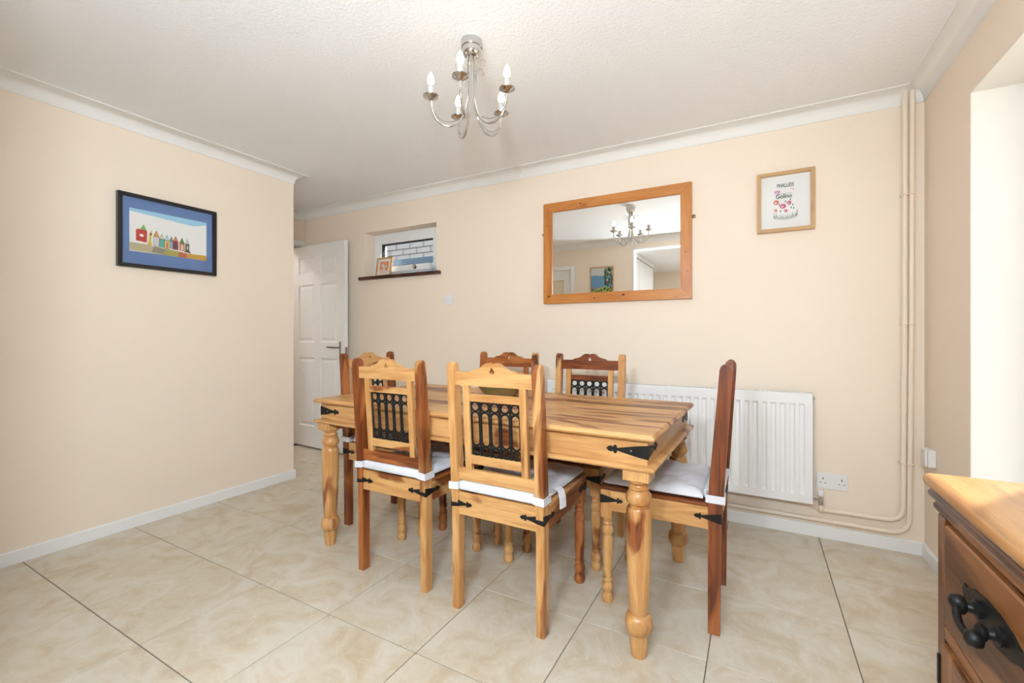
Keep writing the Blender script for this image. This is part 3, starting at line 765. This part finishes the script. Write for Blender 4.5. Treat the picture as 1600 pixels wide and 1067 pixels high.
# ------------------------------------------------------------------ sideboard
SX0, SY1, SZ = .293, 1.181, .84            # front edge x, far end y, top height
SY0 = -.02
sb = thing('sideboard', 'brown wooden sideboard with black iron handle under the window', 'sideboard', (.52, .58, 0))
def sp(name, bm, mat, parent=sb, smooth=False):
    o = put(name, bm, mat, parent, smooth)
    if parent is sb: o.location = (-.52, -.58, 0)
    return o
xb = XR - .016
tp = [(0, SZ - .030), (-.012, SZ - .030), (-.019, SZ - .024), (-.021, SZ - .015), (-.018, SZ - .006), (-.009, SZ), (0, SZ)]
def slab(x0, y1, z0, z1, edge):
    """board with moulded front and far end; edge: list (out, z) relative to x0 / y1"""
    bm = bmesh.new(); rings = []
    for o, z in edge: rings.append([bm.verts.new(p) for p in ((x0 - o, SY0, z), (x0 - o, y1 + o, z), (xb, y1 + o, z), (xb, SY0, z))])
    for a, b_ in zip(rings, rings[1:]):
        for k in range(4): bm.faces.new((a[k], a[(k + 1) % 4], b_[(k + 1) % 4], b_[k]))
    bm.faces.new(rings[0]); bm.faces.new(list(reversed(rings[-1])))
    bmesh.ops.recalc_face_normals(bm, faces=bm.faces[:])
    return bm
E0 = .021
tp_o = slab(SX0 + E0, SY1 - E0, 0, 0, [(.006, SZ - .030), (.014, SZ - .028), (.0195, SZ - .022), (E0, SZ - .015), (.0195, SZ - .008), (.014, SZ - .002), (.006, SZ)])
sp('top_board', tp_o, M['topwood'], smooth=60)
sp('moulding', slab(SX0 + E0, SY1 - E0, 0, 0, [(.0, SZ - .050), (.008, SZ - .049), (.014, SZ - .044), (.015, SZ - .037), (.011, SZ - .031), (0, SZ - .030)]), M['brown_y'], smooth=60)
sp('moulding', slab(SX0 + E0, SY1 - E0, 0, 0, [(-.004, SZ - .074), (.003, SZ - .072), (.008, SZ - .066), (.008, SZ - .058), (.003, SZ - .051), (0, SZ - .050)]), M['brown_y'], smooth=60)
BX, BY = .314, 1.158
bm = box(BX + .004, xb, SY0, BY, .06, SZ - .074, .002)
sp('carcass', bm, M['brown_z'])
sp('plinth', box(BX - .006, xb, SY0, BY + .006, 0, .09, .004), M['brown_y'])
bm = bmesh.new(); bm_box(bm, BX - .004, BX + .006, BY - .035, BY, .09, SZ - .074, .001); bm_box(bm, BX - .004, BX + .006, .60, .64, .09, SZ - .074, .001)
sp('face_stile', bm, M['brown_z'])
sp('face_rail', box(BX - .004, BX + .006, SY0, BY - .035, .542, .566, .001), M['brown_y'])
for a, b_ in ((.645, BY - .040), (SY0 + .04, .595)):
    dw = sp('drawer', box(BX - .006, BX + .01, a, b_, .570, SZ - .082, .003), M['brown_y'])
    cy = (a + b_) / 2 + (.04 if a > .5 else 0)
    pl = [(-.105, 0), (-.098, .012), (-.086, .010), (-.060, .020), (-.020, .026), (.020, .026), (.060, .020), (.086, .010), (.098, .012), (.105, 0)]
    pl = pl + [(y, -z) for y, z in reversed(pl[1:-1])]
    zc = .684
    hp = put('handle_plate', prism([(cy + y, zc + z) for y, z in pl], BX - .0085, BX - .006, 'x'), M['iron'], dw)
    for s in (-1, 1):
        y = cy + s * .036
        put('post_boss', lathe([(.013, -.0085), (.014, -.014), (.008, -.018), (.007, -.024), (.010, -.026), (.0125, -.029), (.0125, -.033), (.008, -.036)], BX, y, 14, 'x', zc), M['iron'], dw, 45)
    gy = [cy + .038 - .080 * t for t in (0, .12, .25, .5, .75, .88, 1)]
    pts = [(BX - .034, gy[0], zc + .004), (BX - .038, gy[1], zc - .006), (BX - .040, gy[2], zc - .012), (BX - .042, gy[3], zc - .014), (BX - .042, gy[4], zc - .013), (BX - .041, gy[5], zc - .011), (BX - .040, gy[6], zc - .009)]
    bm = bm_tube(bmesh.new(), smooth_path(pts, 5), .0055, 10)
    for p in (pts[0], pts[-1]):
        bm_lathe(bm, [(.003, -.011), (.010, -.008), (.0125, 0), (.010, .008), (.003, .011)], p[0], p[1], 14, 'x', p[2])
    put('drop_handle', bm, M['iron'], dw, 50)
    dd = sp('door', box(BX - .005, BX + .01, a, b_, .095, .538, .002), M['brown_z'])
    for q in ((a, a + .055, .095, .538), (b_ - .055, b_, .095, .538)): put('door_stile', box(BX - .011, BX - .004, q[0], q[1], q[2], q[3], .0015), M['brown_z'], dd)
    for q in ((a + .055, b_ - .055, .095, .16), (a + .055, b_ - .055, .478, .538)): put('door_rail', box(BX - .011, BX - .004, q[0], q[1], q[2], q[3], .0015), M['brown_y'], dd)
    for z in (.15, .455):
        put('hinge', box(BX - .014, BX - .003, b_ + .001, b_ + .010, z, z + .055, .001), M['iron'], dd)

# ------------------------------------------------------------------ radiator
ra = thing('radiator', 'long white panel radiator with vertical flutes below the mirror', 'radiator', (-.515, YB, 0))
RX0, RX1, RZ0, RZ1 = -.785, .785, .205, .798; fy = -.106   # local x, front face
pit = .0445; nf = 34; fl0 = -nf * pit / 2
def section(z_in):
    """front face outline (x, y) across the flutes"""
    P = [(RX0, fy)]
    for k in range(nf):
        x = fl0 + k * pit
        d = .011 * z_in
        P += [(x + .006, fy), (x + .0125, fy + d), (x + .0275, fy + d), (x + .034, fy)]
    P.append((RX1, fy)); return P
bm = bmesh.new(); rows = []
for z, k in ((RZ0, 0), (RZ0 + .042, 0), (RZ0 + .055, 1), (RZ1 - .068, 1), (RZ1 - .055, 0), (RZ1 - .004, 0)):
    rows.append([bm.verts.new((x, y, z)) for x, y in section(k)])
rows.append([bm.verts.new((x, fy + .004, RZ1)) for x, y in section(0)])
for a, b_ in zip(rows, rows[1:]):
    for i in range(len(a) - 1): bm.faces.new((a[i], a[i + 1], b_[i + 1], b_[i]))
bmesh.ops.recalc_face_normals(bm, faces=bm.faces[:])
for f in bm.faces:
    if f.normal.y > 0: f.normal_flip()
put('front_panel', bm, M['rad'], ra, 30)
put('back_panel', box(RX0 + .01, RX1 - .01, -.04, -.028, RZ0, RZ1 - .012, .002), M['rad'], ra)
for s in (-1, 1):
    x = s * RX1; put('side_cover', box(min(x, x - s * .004), max(x, x - s * .004), fy, -.03, RZ0, RZ1, .001), M['rad'], ra)
bm = bmesh.new()
for k in range(112):
    x = RX0 + .012 + k * (RX1 - RX0 - .024) / 111; bm_box(bm, x - .0035, x + .0035, fy + .006, -.032, RZ1 - .004, RZ1 + .001)
bm_box(bm, RX0, RX1, fy + .002, fy + .010, RZ1 - .006, RZ1 + .0005); bm_box(bm, RX0, RX1, -.038, -.030, RZ1 - .006, RZ1 + .0005)
put('top_grille', bm, M['rad'], ra)
put('inner_core', box(RX0 + .012, RX1 - .012, fy + .016, -.041, RZ0 + .02, RZ1 - .02), M['dark'], ra)
put('wall_bracket', box(-.6, -.56, -.029, -.001, .3, .7), M['rad'], ra); put('wall_bracket', box(.56, .6, -.029, -.001, .3, .7), M['rad'], ra)
bm = lathe([(.009, 0), (.009, .018), (.013, .018), (.013, .030), (.008, .031), (.008, .040)], RX1, -.066, 12, 'x', .232)
bm_lathe(bm, [(.012, .196), (.012, .214), (.010, .215), (.0115, .22), (.0115, .245), (.009, .246)], RX1 + .036, -.066, 12)
vb = put('valve', bm, M['chrome'], ra, 40)
put('valve_cap', lathe([(.013, .246), (.014, .250), (.0135, .272), (.012, .275)], RX1 + .036, -.066, 14), M['plastic'], vb, 40)
put('bleed_plug', lathe([(.008, 0), (.008, .008), (.005, .009)], RX1, -.066, 10, 'x', .77), M['steel'], ra, 40)

# ------------------------------------------------------------------ heating pipes
def bend(pts, r=.06, n=7):
    P = [Vector(p) for p in pts]; out = [P[0]]
    for a, b_, c in zip(P, P[1:], P[2:]):
        u, v = (a - b_).normalized(), (c - b_).normalized()
        s, e = b_ + u * r, b_ + v * r
        for k in range(n + 1):
            t = k / n; out.append(s * (1 - t) ** 2 + b_ * 2 * t * (1 - t) + e * t * t)
    out.append(P[-1]); return out
py = YB - .026
pa = thing('heating_pipe', 'cream painted pipe in the corner, the left one, bending to the radiator valve', 'pipe', (.66, py, 0), group='pipes in the corner')
pb = thing('heating_pipe', 'cream painted pipe in the corner, the right one, running low along the baseboard', 'pipe', (.688, py, 0), group='pipes in the corner')
bm = tube(bend([(.004, 0, ZC), (.002, 0, 1.2), (-.004, 0, .162), (-.30, 0, .160)], .075) , .0116, 12)
put('pipe_run', bm, M['pipe'], pa, 60)
vx, vy = -.515 + RX1 + .036 - .66, (YB - .066) - py
put('pipe_tail', tube(bend([(-.30, 0, .160), (vx + .001, 0, .160), (vx, vy, .165), (vx, vy, .1958)], .022), .0116, 12), M['pipe'], pa, 60)
bm = tube(bend([(.004, 0, ZC), (.001, 0, 1.2), (-.008, 0, .100), (-1.9, 0, .108)], .085), .0116, 12)
put('pipe_run', bm, M['pipe'], pb, 60)
for i, z in enumerate((1.83, 1.17, .46)):
    for o, dx in ((pa, .001), (pb, .0)):
        bm = bmesh.new(); x = dx + (.002 if z > 1 else -.002)
        bm_tube(bm, [(x + .0135 * math.cos(R(a)), .0135 * math.sin(R(a)), z) for a in range(0, -181, -20)], .0032, 6)
        bm_box(bm, x - .0165, x + .0165, .010, .025, z - .005, z + .005, .001)
        put('pipe_clip', bm, M['pipe'], o, 40)

# ------------------------------------------------------------------ mirror
mi = thing('wall_mirror', 'large pine-framed mirror on the back wall reflecting the chandelier', 'mirror', (-.8555, YB, 1.705))
mx, mz, fw = .505, .363, .067
def mitred(parent, hx_, hz_, f, d0, d1, mat, bev=.002, plane='y', names='frame_member'):
    """four mitred frame members; plane y: x across, depth -y (d0 back, d1 front)"""
    q = [(-hx_, -hz_), (hx_, -hz_), (hx_, hz_), (-hx_, hz_)]; i_ = [(-hx_ + f, -hz_ + f), (hx_ - f, -hz_ + f), (hx_ - f, hz_ - f), (-hx_ + f, hz_ - f)]
    for k in range(4):
        l = (k + 1) % 4
        bm = prism([q[k], q[l], i_[l], i_[k]], d0, d1, plane)
        if bev: bmesh.ops.bevel(bm, geom=[e for e in bm.edges], offset=bev, segments=2, affect='EDGES', clamp_overlap=True)
        put(names, bm, M[mat + ('_z' if k % 2 else ('_x' if plane == 'y' else '_y'))] if isinstance(mat, str) and mat + '_x' in M else M[mat], parent)
mitred(mi, mx, mz, fw, 0, -.030, 'pine', .003)
put('mirror_glass', box(-mx + fw - .004, mx - fw + .004, -.018, -.012, -mz + fw - .004, mz - fw + .004), M['mirror'], mi)
for x, z in ((-mx - .010, .146), (mx + .010, .150)):
    bm = lathe([(.011, 0), (.011, -.006), (.008, -.008), (.004, -.009)], x, 0, 14, 'y', z)
    put('fixing_screw', bm, M['brass'], mi, 40)
for (x, z, r_) in ((-.46, -.31, .012), (-.12, -.335, .007), (.08, -.32, .012), (-.22, .33, .009), (.47, -.07, .006), (-.475, .2, .006), (.48, -.19, .006)):
    bm = lathe([(r_, -.0302), (r_ * .6, -.0305)], x, 0, 10, 'y', z)
    for v in bm.verts: v.co.z = z + (v.co.z - z) * .5
    put('knot', bm, M['sillwood'], mi)

# ------------------------------------------------------------------ framed pictures
def poly_print(parent, name, polys, depth, place):
    """flat print: polygons (material, points) laid on the paper, each a hair above the last"""
    mats = []; bm = bmesh.new()
    for i, (m, pts) in enumerate(polys):
        if m not in mats: mats.append(m)
        f = bm.faces.new([bm.verts.new(place(s, t, depth + .00002 * i)) for s, t in pts]); f.material_index = mats.index(m)
    return put(name, bm, mats, parent)
def ell(cx, cy, rx, ry, n=12): return [(cx + rx * math.cos(2 * math.pi * k / n), cy + ry * math.sin(2 * math.pi * k / n)) for k in range(n)]
# beach-hut picture on the left wall (its plane faces +x)
p1 = thing('framed_picture', 'black-framed picture of coloured beach huts in a blue mount', 'picture', (XL, 1.3785, 1.7195), R(90), 'framed pictures')
# local x runs along +y of the room, local y = -x (into the wall is +y)
mitred(p1, .2605, .2125, .021, 0, -.030, 'blackframe', .0015)
put('mount', box(-.243, .243, -.014, -.010, -.195, .195), M['bluemat'], p1)
put('paper', box(-.204, .204, -.0155, -.0142, -.118, .130), M['paper'], p1)
pl1 = lambda s, t, d: (-.204 + .408 * s, -.0157 - d, -.118 + .248 * t)
PR = []
PR.append((flat(160, 205, 228), [(0, 1), (0, .93), (.3, .90), (.62, .86), (.8, .84), (1, .93), (1, 1)]))
PR.append((flat(190, 176, 140), [(0, 0.02), (.42, 0), (.42, .15), (.2, .20), (0, .205)]))
PR.append((flat(150, 138, 118), [(.26, .03), (.44, .0), (.44, .15), (.30, .19)]))
PR.append((flat(170, 160, 84), [(.42, 0), (.62, 0), (.62, .14), (.44, .16)]))
PR.append((flat(196, 104, 72), [(.60, 0), (.74, 0), (.73, .12), (.62, .14)]))
PR.append((flat(206, 160, 62), [(.72, 0), (1, 0), (1, .13), (.72, .12)]))
PR.append((flat(120, 180, 90), [(.12, .52), (.21, .50), (.166, .66)]))
PR.append((flat(196, 62, 56), [(.075, .26), (.205, .24), (.208, .50), (.19, .53), (.09, .54), (.075, .50)]))
PR.append((flat(235, 232, 230), [(.12, .37), (.165, .365), (.165, .42), (.12, .425)]))
PR.append((flat(214, 190, 90), [(.21, .22), (.225, .18), (.255, .18), (.268, .22), (.258, .30), (.262, .44), (.235, .45), (.228, .30)]))
PR.append((flat(70, 50, 40), [(.236, .44), (.268, .43), (.265, .47), (.24, .48)]))
PR.append((flat(226, 170, 92), [(.238, .48), (.27, .47), (.262, .56)]))
for (x0, x1, zb, zr, za, wall_, roof, door_) in ((.285, .355, .21, .42, .56, (214, 206, 212), (222, 160, 62), None), (.36, .42, .19, .38, .50, (92, 176, 160), (214, 204, 170), None), (.425, .485, .17, .37, .50, (226, 190, 120), (176, 208, 220), (196, 120, 80)),
        (.495, .53, .19, .38, .49, (140, 176, 186), (110, 140, 120), None), (.535, .60, .18, .38, .50, (150, 40, 48), (226, 112, 60), (70, 72, 90)), (.62, .685, .18, .36, .49, (206, 120, 78), (120, 140, 62), (226, 214, 190)), (.70, .75, .17, .36, .48, (90, 84, 76), (186, 206, 204), (222, 214, 190))):
    PR.append((flat(50, 46, 44), [(x0 - .003, zb - .008), (x1 + .003, zb - .012), (x1 + .003, zr), (x0 - .003, zr)]))
    PR.append((flat(*wall_), [(x0, zb), (x1, zb - .004), (x1, zr), (x0, zr)]))
    PR.append((flat(50, 46, 44), [(x0 - .006, zr - .008), (x1 + .006, zr - .008), ((x0 + x1) / 2, za + .01)]))
    PR.append((flat(*roof), [(x0, zr + .002), (x1, zr + .002), ((x0 + x1) / 2, za - .006)]))
    if door_: PR.append((flat(*door_), [(x0 + .02, zb + .01), (x1 - .015, zb + .01), (x1 - .015, zr - .05), (x0 + .02, zr - .05)]))
PR.append((flat(92, 76, 56), [(.68, .15), (.78, .13), (.745, .22), (.71, .22)]))
poly_print(p1, 'beach_hut_print', PR, .0001, pl1)
put('glass', box(-.2415, .2415, -.0205, -.0190, -.1935, .1935), M['pane'], p1)
# flower-jar picture on the back wall
p2 = thing('framed_picture', 'oak-framed print of lettering and a jar of pink flowers', 'picture', (.1445, YB, 1.8745), 0, 'framed pictures')
mitred(p2, .1405, .1715, .021, 0, -.026, 'oak', .0015)
put('paper', box(-.122, .122, -.012, -.010, -.153, .153), M['paper'], p2)
pl2 = lambda s, t, d: (s, -.0123 - d, t)
PR = []
ink = flat(70, 84, 74); pink = flat(206, 84, 124); coral = flat(216, 120, 112); green = flat(110, 138, 108); lil = flat(200, 130, 176)
for cx, cz, rx, rz_, m in ((-.045, .000, .014, .014, coral), (-.012, -.025, .016, .014, pink), (.018, -.010, .011, .012, pink), (-.048, -.047, .009, .009, coral), (.002, -.053, .009, .009, pink), (-.040, .058, .016, .009, lil)):
    PR.append((m, ell(cx, cz, rx, rz_))); PR.append((M['paper'], ell(cx - .003, cz - .002, rx * .35, rz_ * .35))); PR.append((m, ell(cx - .003, cz - .002, rx * .15, rz_ * .15)))
for cx, cz in ((.036, -.022), (.028, -.038), (-.024, -.052), (.040, -.042), (-.030, -.015), (.0, .0), (.024, .008)):
    PR.append((ink, ell(cx, cz, .003, .006, 8)))
for k in range(17):
    x = -.056 + .007 * k; zb = -.098 + .00009 * (k - 8) ** 2 * 2; h_ = .020 + .012 * abs(math.sin(k * 2.1))
    PR.append((green if k % 3 else ink, [(x - .0022, zb), (x + .0022, zb), (x + .004 * math.sin(k * 1.7), zb + h_)]))
for a, b_ in (((-.058, -.060), (-.052, -.095)), ((-.052, -.095), (.0, -.103)), ((0, -.103), (.050, -.095)), ((.050, -.095), (.058, -.050)), ((-.046, .044), (.034, .046))):
    d = Vector((b_[0] - a[0], b_[1] - a[1])).normalized(); n_ = Vector((-d.y, d.x)) * .0009
    PR.append((ink, [(a[0] - n_.x, a[1] - n_.y), (b_[0] - n_.x, b_[1] - n_.y), (b_[0] + n_.x, b_[1] + n_.y), (a[0] + n_.x, a[1] + n_.y)]))
for k in range(8):
    a0, a1 = R(-60 + 30 * k), R(-30 + 30 * k)
    PR.append((pink, [(.032 + .009 * math.cos(a0), .064 + .008 * math.sin(a0)), (.032 + .009 * math.cos(a1), .064 + .008 * math.sin(a1)), (.032 + .0065 * math.cos(a1), .064 + .0058 * math.sin(a1)), (.032 + .0065 * math.cos(a0), .064 + .0058 * math.sin(a0))]))
poly_print(p2, 'flower_print', PR, .0001, pl2)
def lettering(parent, text, size, width, x, z, y, mat):
    cu = bpy.data.curves.new('lettering', 'FONT'); cu.body = text; cu.size = size; cu.align_x = 'CENTER'; cu.align_y = 'CENTER'; cu.offset = size * .028
    t = bpy.data.objects.new('lettering', cu); COL.objects.link(t)
    bpy.context.view_layer.update()
    me = bpy.data.meshes.new_from_object(t.evaluated_get(bpy.context.evaluated_depsgraph_get()))
    bpy.data.objects.remove(t); bpy.data.curves.remove(cu)
    me.name = 'lettering'; xs_ = [v.co.x for v in me.vertices]; k = width / (max(xs_) - min(xs_))
    for v in me.vertices: v.co = Vector((v.co.x * k, 0, v.co.y))
    me.materials.clear(); me.materials.append(mat)
    o = bpy.data.objects.new('lettering', me); COL.objects.link(o); o.parent = parent; o.location = (x, y, z)
    return o
lettering(p2, 'PHALLIDS', .030, .082, .000, .092, -.01245, ink)
lettering(p2, 'Golino', .034, .078, -.008, .031, -.01245, ink)
put('glass', box(-.1205, .1205, -.0175, -.0165, -.1515, .1515), M['pane'], p2)
# landscape painting on the rear wall (seen in the mirror; faces +y)
p3 = thing('framed_picture', 'thin wood-framed landscape painting seen in the mirror', 'picture', (-1.806, YR, 1.815), R(180), 'framed pictures')
mitred(p3, .156, .212, .010, 0, -.024, 'oak', .001)
put('canvas', box(-.147, .147, -.016, -.010, -.203, .203), flat(206, 208, 206), p3)
pl3 = lambda s, t, d: (-s, -.0163 - d, t)       # mirrored so it reads as in the reflection
PR = [(flat(208, 206, 202), [(-.146, .09), (.146, .09), (.146, .202), (-.146, .202)]),
      (flat(112, 158, 192), [(-.146, -.06), (.146, -.06), (.146, .09), (.02, .092), (-.05, .098), (-.10, .105), (-.146, .095)]),
      (flat(128, 152, 176), [(-.146, -.20), (.146, -.20), (.146, -.06), (-.146, -.06)]),
      (flat(168, 178, 92), [(-.146, -.202), (.146, -.202), (.146, -.07), (.06, -.05), (-.02, -.06), (-.08, -.085), (-.146, -.08)])]
rr = random.Random(3)
for k in range(46):
    PR.append((flat(*rr.choice(((60, 96, 66), (44, 78, 52), (92, 122, 82)))), ell(rr.uniform(.04, .14), rr.uniform(-.02, .195), rr.uniform(.008, .018), rr.uniform(.012, .03), 7)))
for k in range(40):
    PR.append((flat(*rr.choice(((52, 92, 58), (196, 186, 82), (190, 116, 96), (64, 60, 70), (90, 128, 70)))), ell(rr.uniform(-.13, .13), rr.uniform(-.19, -.055), rr.uniform(.006, .014), rr.uniform(.008, .018), 7)))
PR.append((flat(186, 84, 110), ell(.075, .01, .018, .014))); PR.append((flat(214, 216, 220), ell(.078, .035, .012, .014))); PR.append((flat(70, 110, 128), ell(.085, -.035, .018, .022)))
poly_print(p3, 'landscape_print', PR, .0001, pl3)
# small picture leaning on the window sill
p4 = thing('framed_picture', 'small light wood-framed orange print leaning on the window sill', 'picture', (-3.020, 3.022, 1.657), 0, 'framed pictures')
lean_m = Matrix.Translation((0, 0, 0)) @ Matrix.Rotation(R(-9), 4, 'X')
before = set(bpy.data.objects)
mitred(p4, .095, .091, .016, .008, -.008, 'oak', .001)
put('mount', box(-.081, .081, -.002, .004, -.077, .077), flat(240, 234, 222), p4)
pl4 = lambda s, t, d: (s, -.0021 - d, t)
PR = [(flat(226, 140, 100), [(-.055, .052), (.055, .052), (.055, -.02), (-.055, -.02)]), (flat(228, 206, 190), [(-.055, -.02), (.055, -.02), (.055, -.062), (-.055, -.062)]),
      (flat(214, 190, 178), ell(-.02, .015, .018, .02)), (flat(224, 218, 216), ell(-.016, .012, .008, .016)), (flat(226, 130, 60), ell(-.038, -.015, .017, .014)), (flat(232, 158, 80), ell(.034, -.020, .019, .016)),
      (flat(206, 208, 212), [(-.01, -.03), (.012, -.03), (.016, .012), (-.004, .012)]), (flat(224, 186, 130), [(.012, .045), (.020, .045), (.018, .0), (.014, 0)]), (flat(224, 206, 208), ell(.028, .004, .012, .01))]
poly_print(p4, 'still_life_print', PR, .0001, pl4)
for o in set(bpy.data.objects) - before: o.data.transform(Matrix.Translation((0, .010, .0905)) @ lean_m)

# ------------------------------------------------------------------ sill ornament
orn = thing('sill_ornament', 'small clear glass bird ornament at the right of the window sill', 'ornament', (-2.47, 3.045, 1.657))
put('glass_stem', tube([(0, 0, .0), (.004, 0, .03), (-.006, 0, .06), (-.012, 0, .085), (.0, 0, .118), (.016, 0, .13), (.026, 0, .124), (.028, 0, .112)], [.012, .010, .014, .010, .007, .006, .004, .002], 10), M['glass'], orn, 60)
put('glass_ring', tube([(.03 + .022 * math.cos(R(a)), 0, .03 + .026 * math.sin(R(a))) for a in range(0, 360, 24)], .006, 8, True), M['glass'], orn, 60)
put('base_dish', lathe([(.020, 0), (.026, .004), (.028, .010), (.022, .012), (.0, .008)], -.058, -.02, 16), M['steel'], orn, 40)
put('beak', tube([(-.018, 0, .095), (-.030, 0, .106)], [.005, .001], 6), M['steel'], orn)

# ------------------------------------------------------------------ electrical fittings
sk = thing('double_socket', 'white double power socket on the wall right of the radiator', 'socket', (.363, YB, .314))
put('face_plate', box(-.070, .070, -.010, 0, -.043, .043, .003, 2), M['plastic'], sk)
for s in (-1, 1):
    put('rocker', box(s * .013 - .007, s * .013 + .007, -.013, -.009, .012, .030, .001), M['plastic'], sk)
    bm = bmesh.new(); cx = s * .042
    bm_box(bm, cx - .002, cx + .002, -.0104, -.009, .006, .018); bm_box(bm, cx - .015, cx - .008, -.0104, -.009, -.012, -.008); bm_box(bm, cx + .008, cx + .015, -.0104, -.009, -.012, -.008)
    put('pin_slots', bm, M['dark'], sk)
sw = thing('light_switch', 'white light switch plate on the back wall below the small window', 'switch', (-2.235, YB, 1.408))
put('face_plate', box(-.044, .044, -.009, 0, -.044, .044, .003, 2), M['plastic'], sw)
put('rocker', box(-.008, .008, -.0135, -.008, -.014, .014, .001), M['plastic'], sw)
for s in (-1, 1): put('screw', lathe([(.003, -.009), (.003, -.0098), (.0015, -.010)], s * .030, 0, 8, 'y'), M['steel'], sw)
jb = thing('junction_box', 'white box on the right wall near the corner above the sideboard', 'junction box', (XR, 2.835, .525))
put('box_body', box(-.030, 0, -.035, .035, -.041, .041, .003), M['plastic'], jb); put('lid', box(-.040, -.0305, -.033, .033, -.039, .039, .004), M['plastic'], jb)
put('screw', lathe([(.003, -.0402), (.002, -.041)], 0, .0, 8, 'x', .028), M['steel'], jb)

# ------------------------------------------------------------------ chandelier
ch = thing('chandelier', 'chrome five-arm chandelier with lit candle bulbs hanging from the ceiling', 'chandelier', (-1.068, 1.582, ZC))
put('ceiling_rose', lathe([(.046, 0), (.046, -.026), (.044, -.030), (.041, -.031), (.040, -.046), (.036, -.060), (.026, -.068), (.020, -.070)], 0, 0, 32), M['chrome'], ch, 40)
for k in range(5):
    a = R(-143 + 72 * k); ca, sa = math.cos(a), math.sin(a)
    rad = lambda pts: [(r_ * ca, r_ * sa, z) for r_, z in pts]
    arm = put('arm', tube(smooth_path(rad([(.017, -.066), (.017, -.16), (.019, -.25), (.034, -.318), (.072, -.362), (.114, -.368), (.150, -.343), (.168, -.300), (.172, -.262)]), 6), .0048, 8), M['chrome'], ch, 60)
    put('drip_cup', lathe([(.006, -.266), (.012, -.262), (.022, -.256), (.033, -.250), (.034, -.247), (.022, -.250), (.012, -.248), (.010, -.244)], .172 * ca, .172 * sa, 24), M['chrome'], arm, 40)
    put('candle_sleeve', lathe([(.0135, -.250), (.0135, -.203), (.012, -.202)], .172 * ca, .172 * sa, 16), M['candle'], arm, 40)
    bl = put('bulb', lathe([(.008, -.203), (.0125, -.194), (.0148, -.184), (.0135, -.172), (.009, -.160), (.005, -.152), (.002, -.147)], .172 * ca, .172 * sa, 16), M['bulb'], arm, 60)
    sc = rad([(.022, -.20), (.024, -.15), (.032, -.118), (.046, -.098), (.060, -.096), (.068, -.106), (.066, -.118), (.058, -.120)])
    put('scroll', tube(smooth_path(sc, 5), .0016, 6), M['chrome'], arm, 60)
    sc = rad([(.036, -.322), (.052, -.335), (.085, -.350), (.118, -.350), (.142, -.335), (.156, -.318)])
    put('scroll', tube(smooth_path(sc, 5), .0016, 6), M['chrome'], arm, 60)
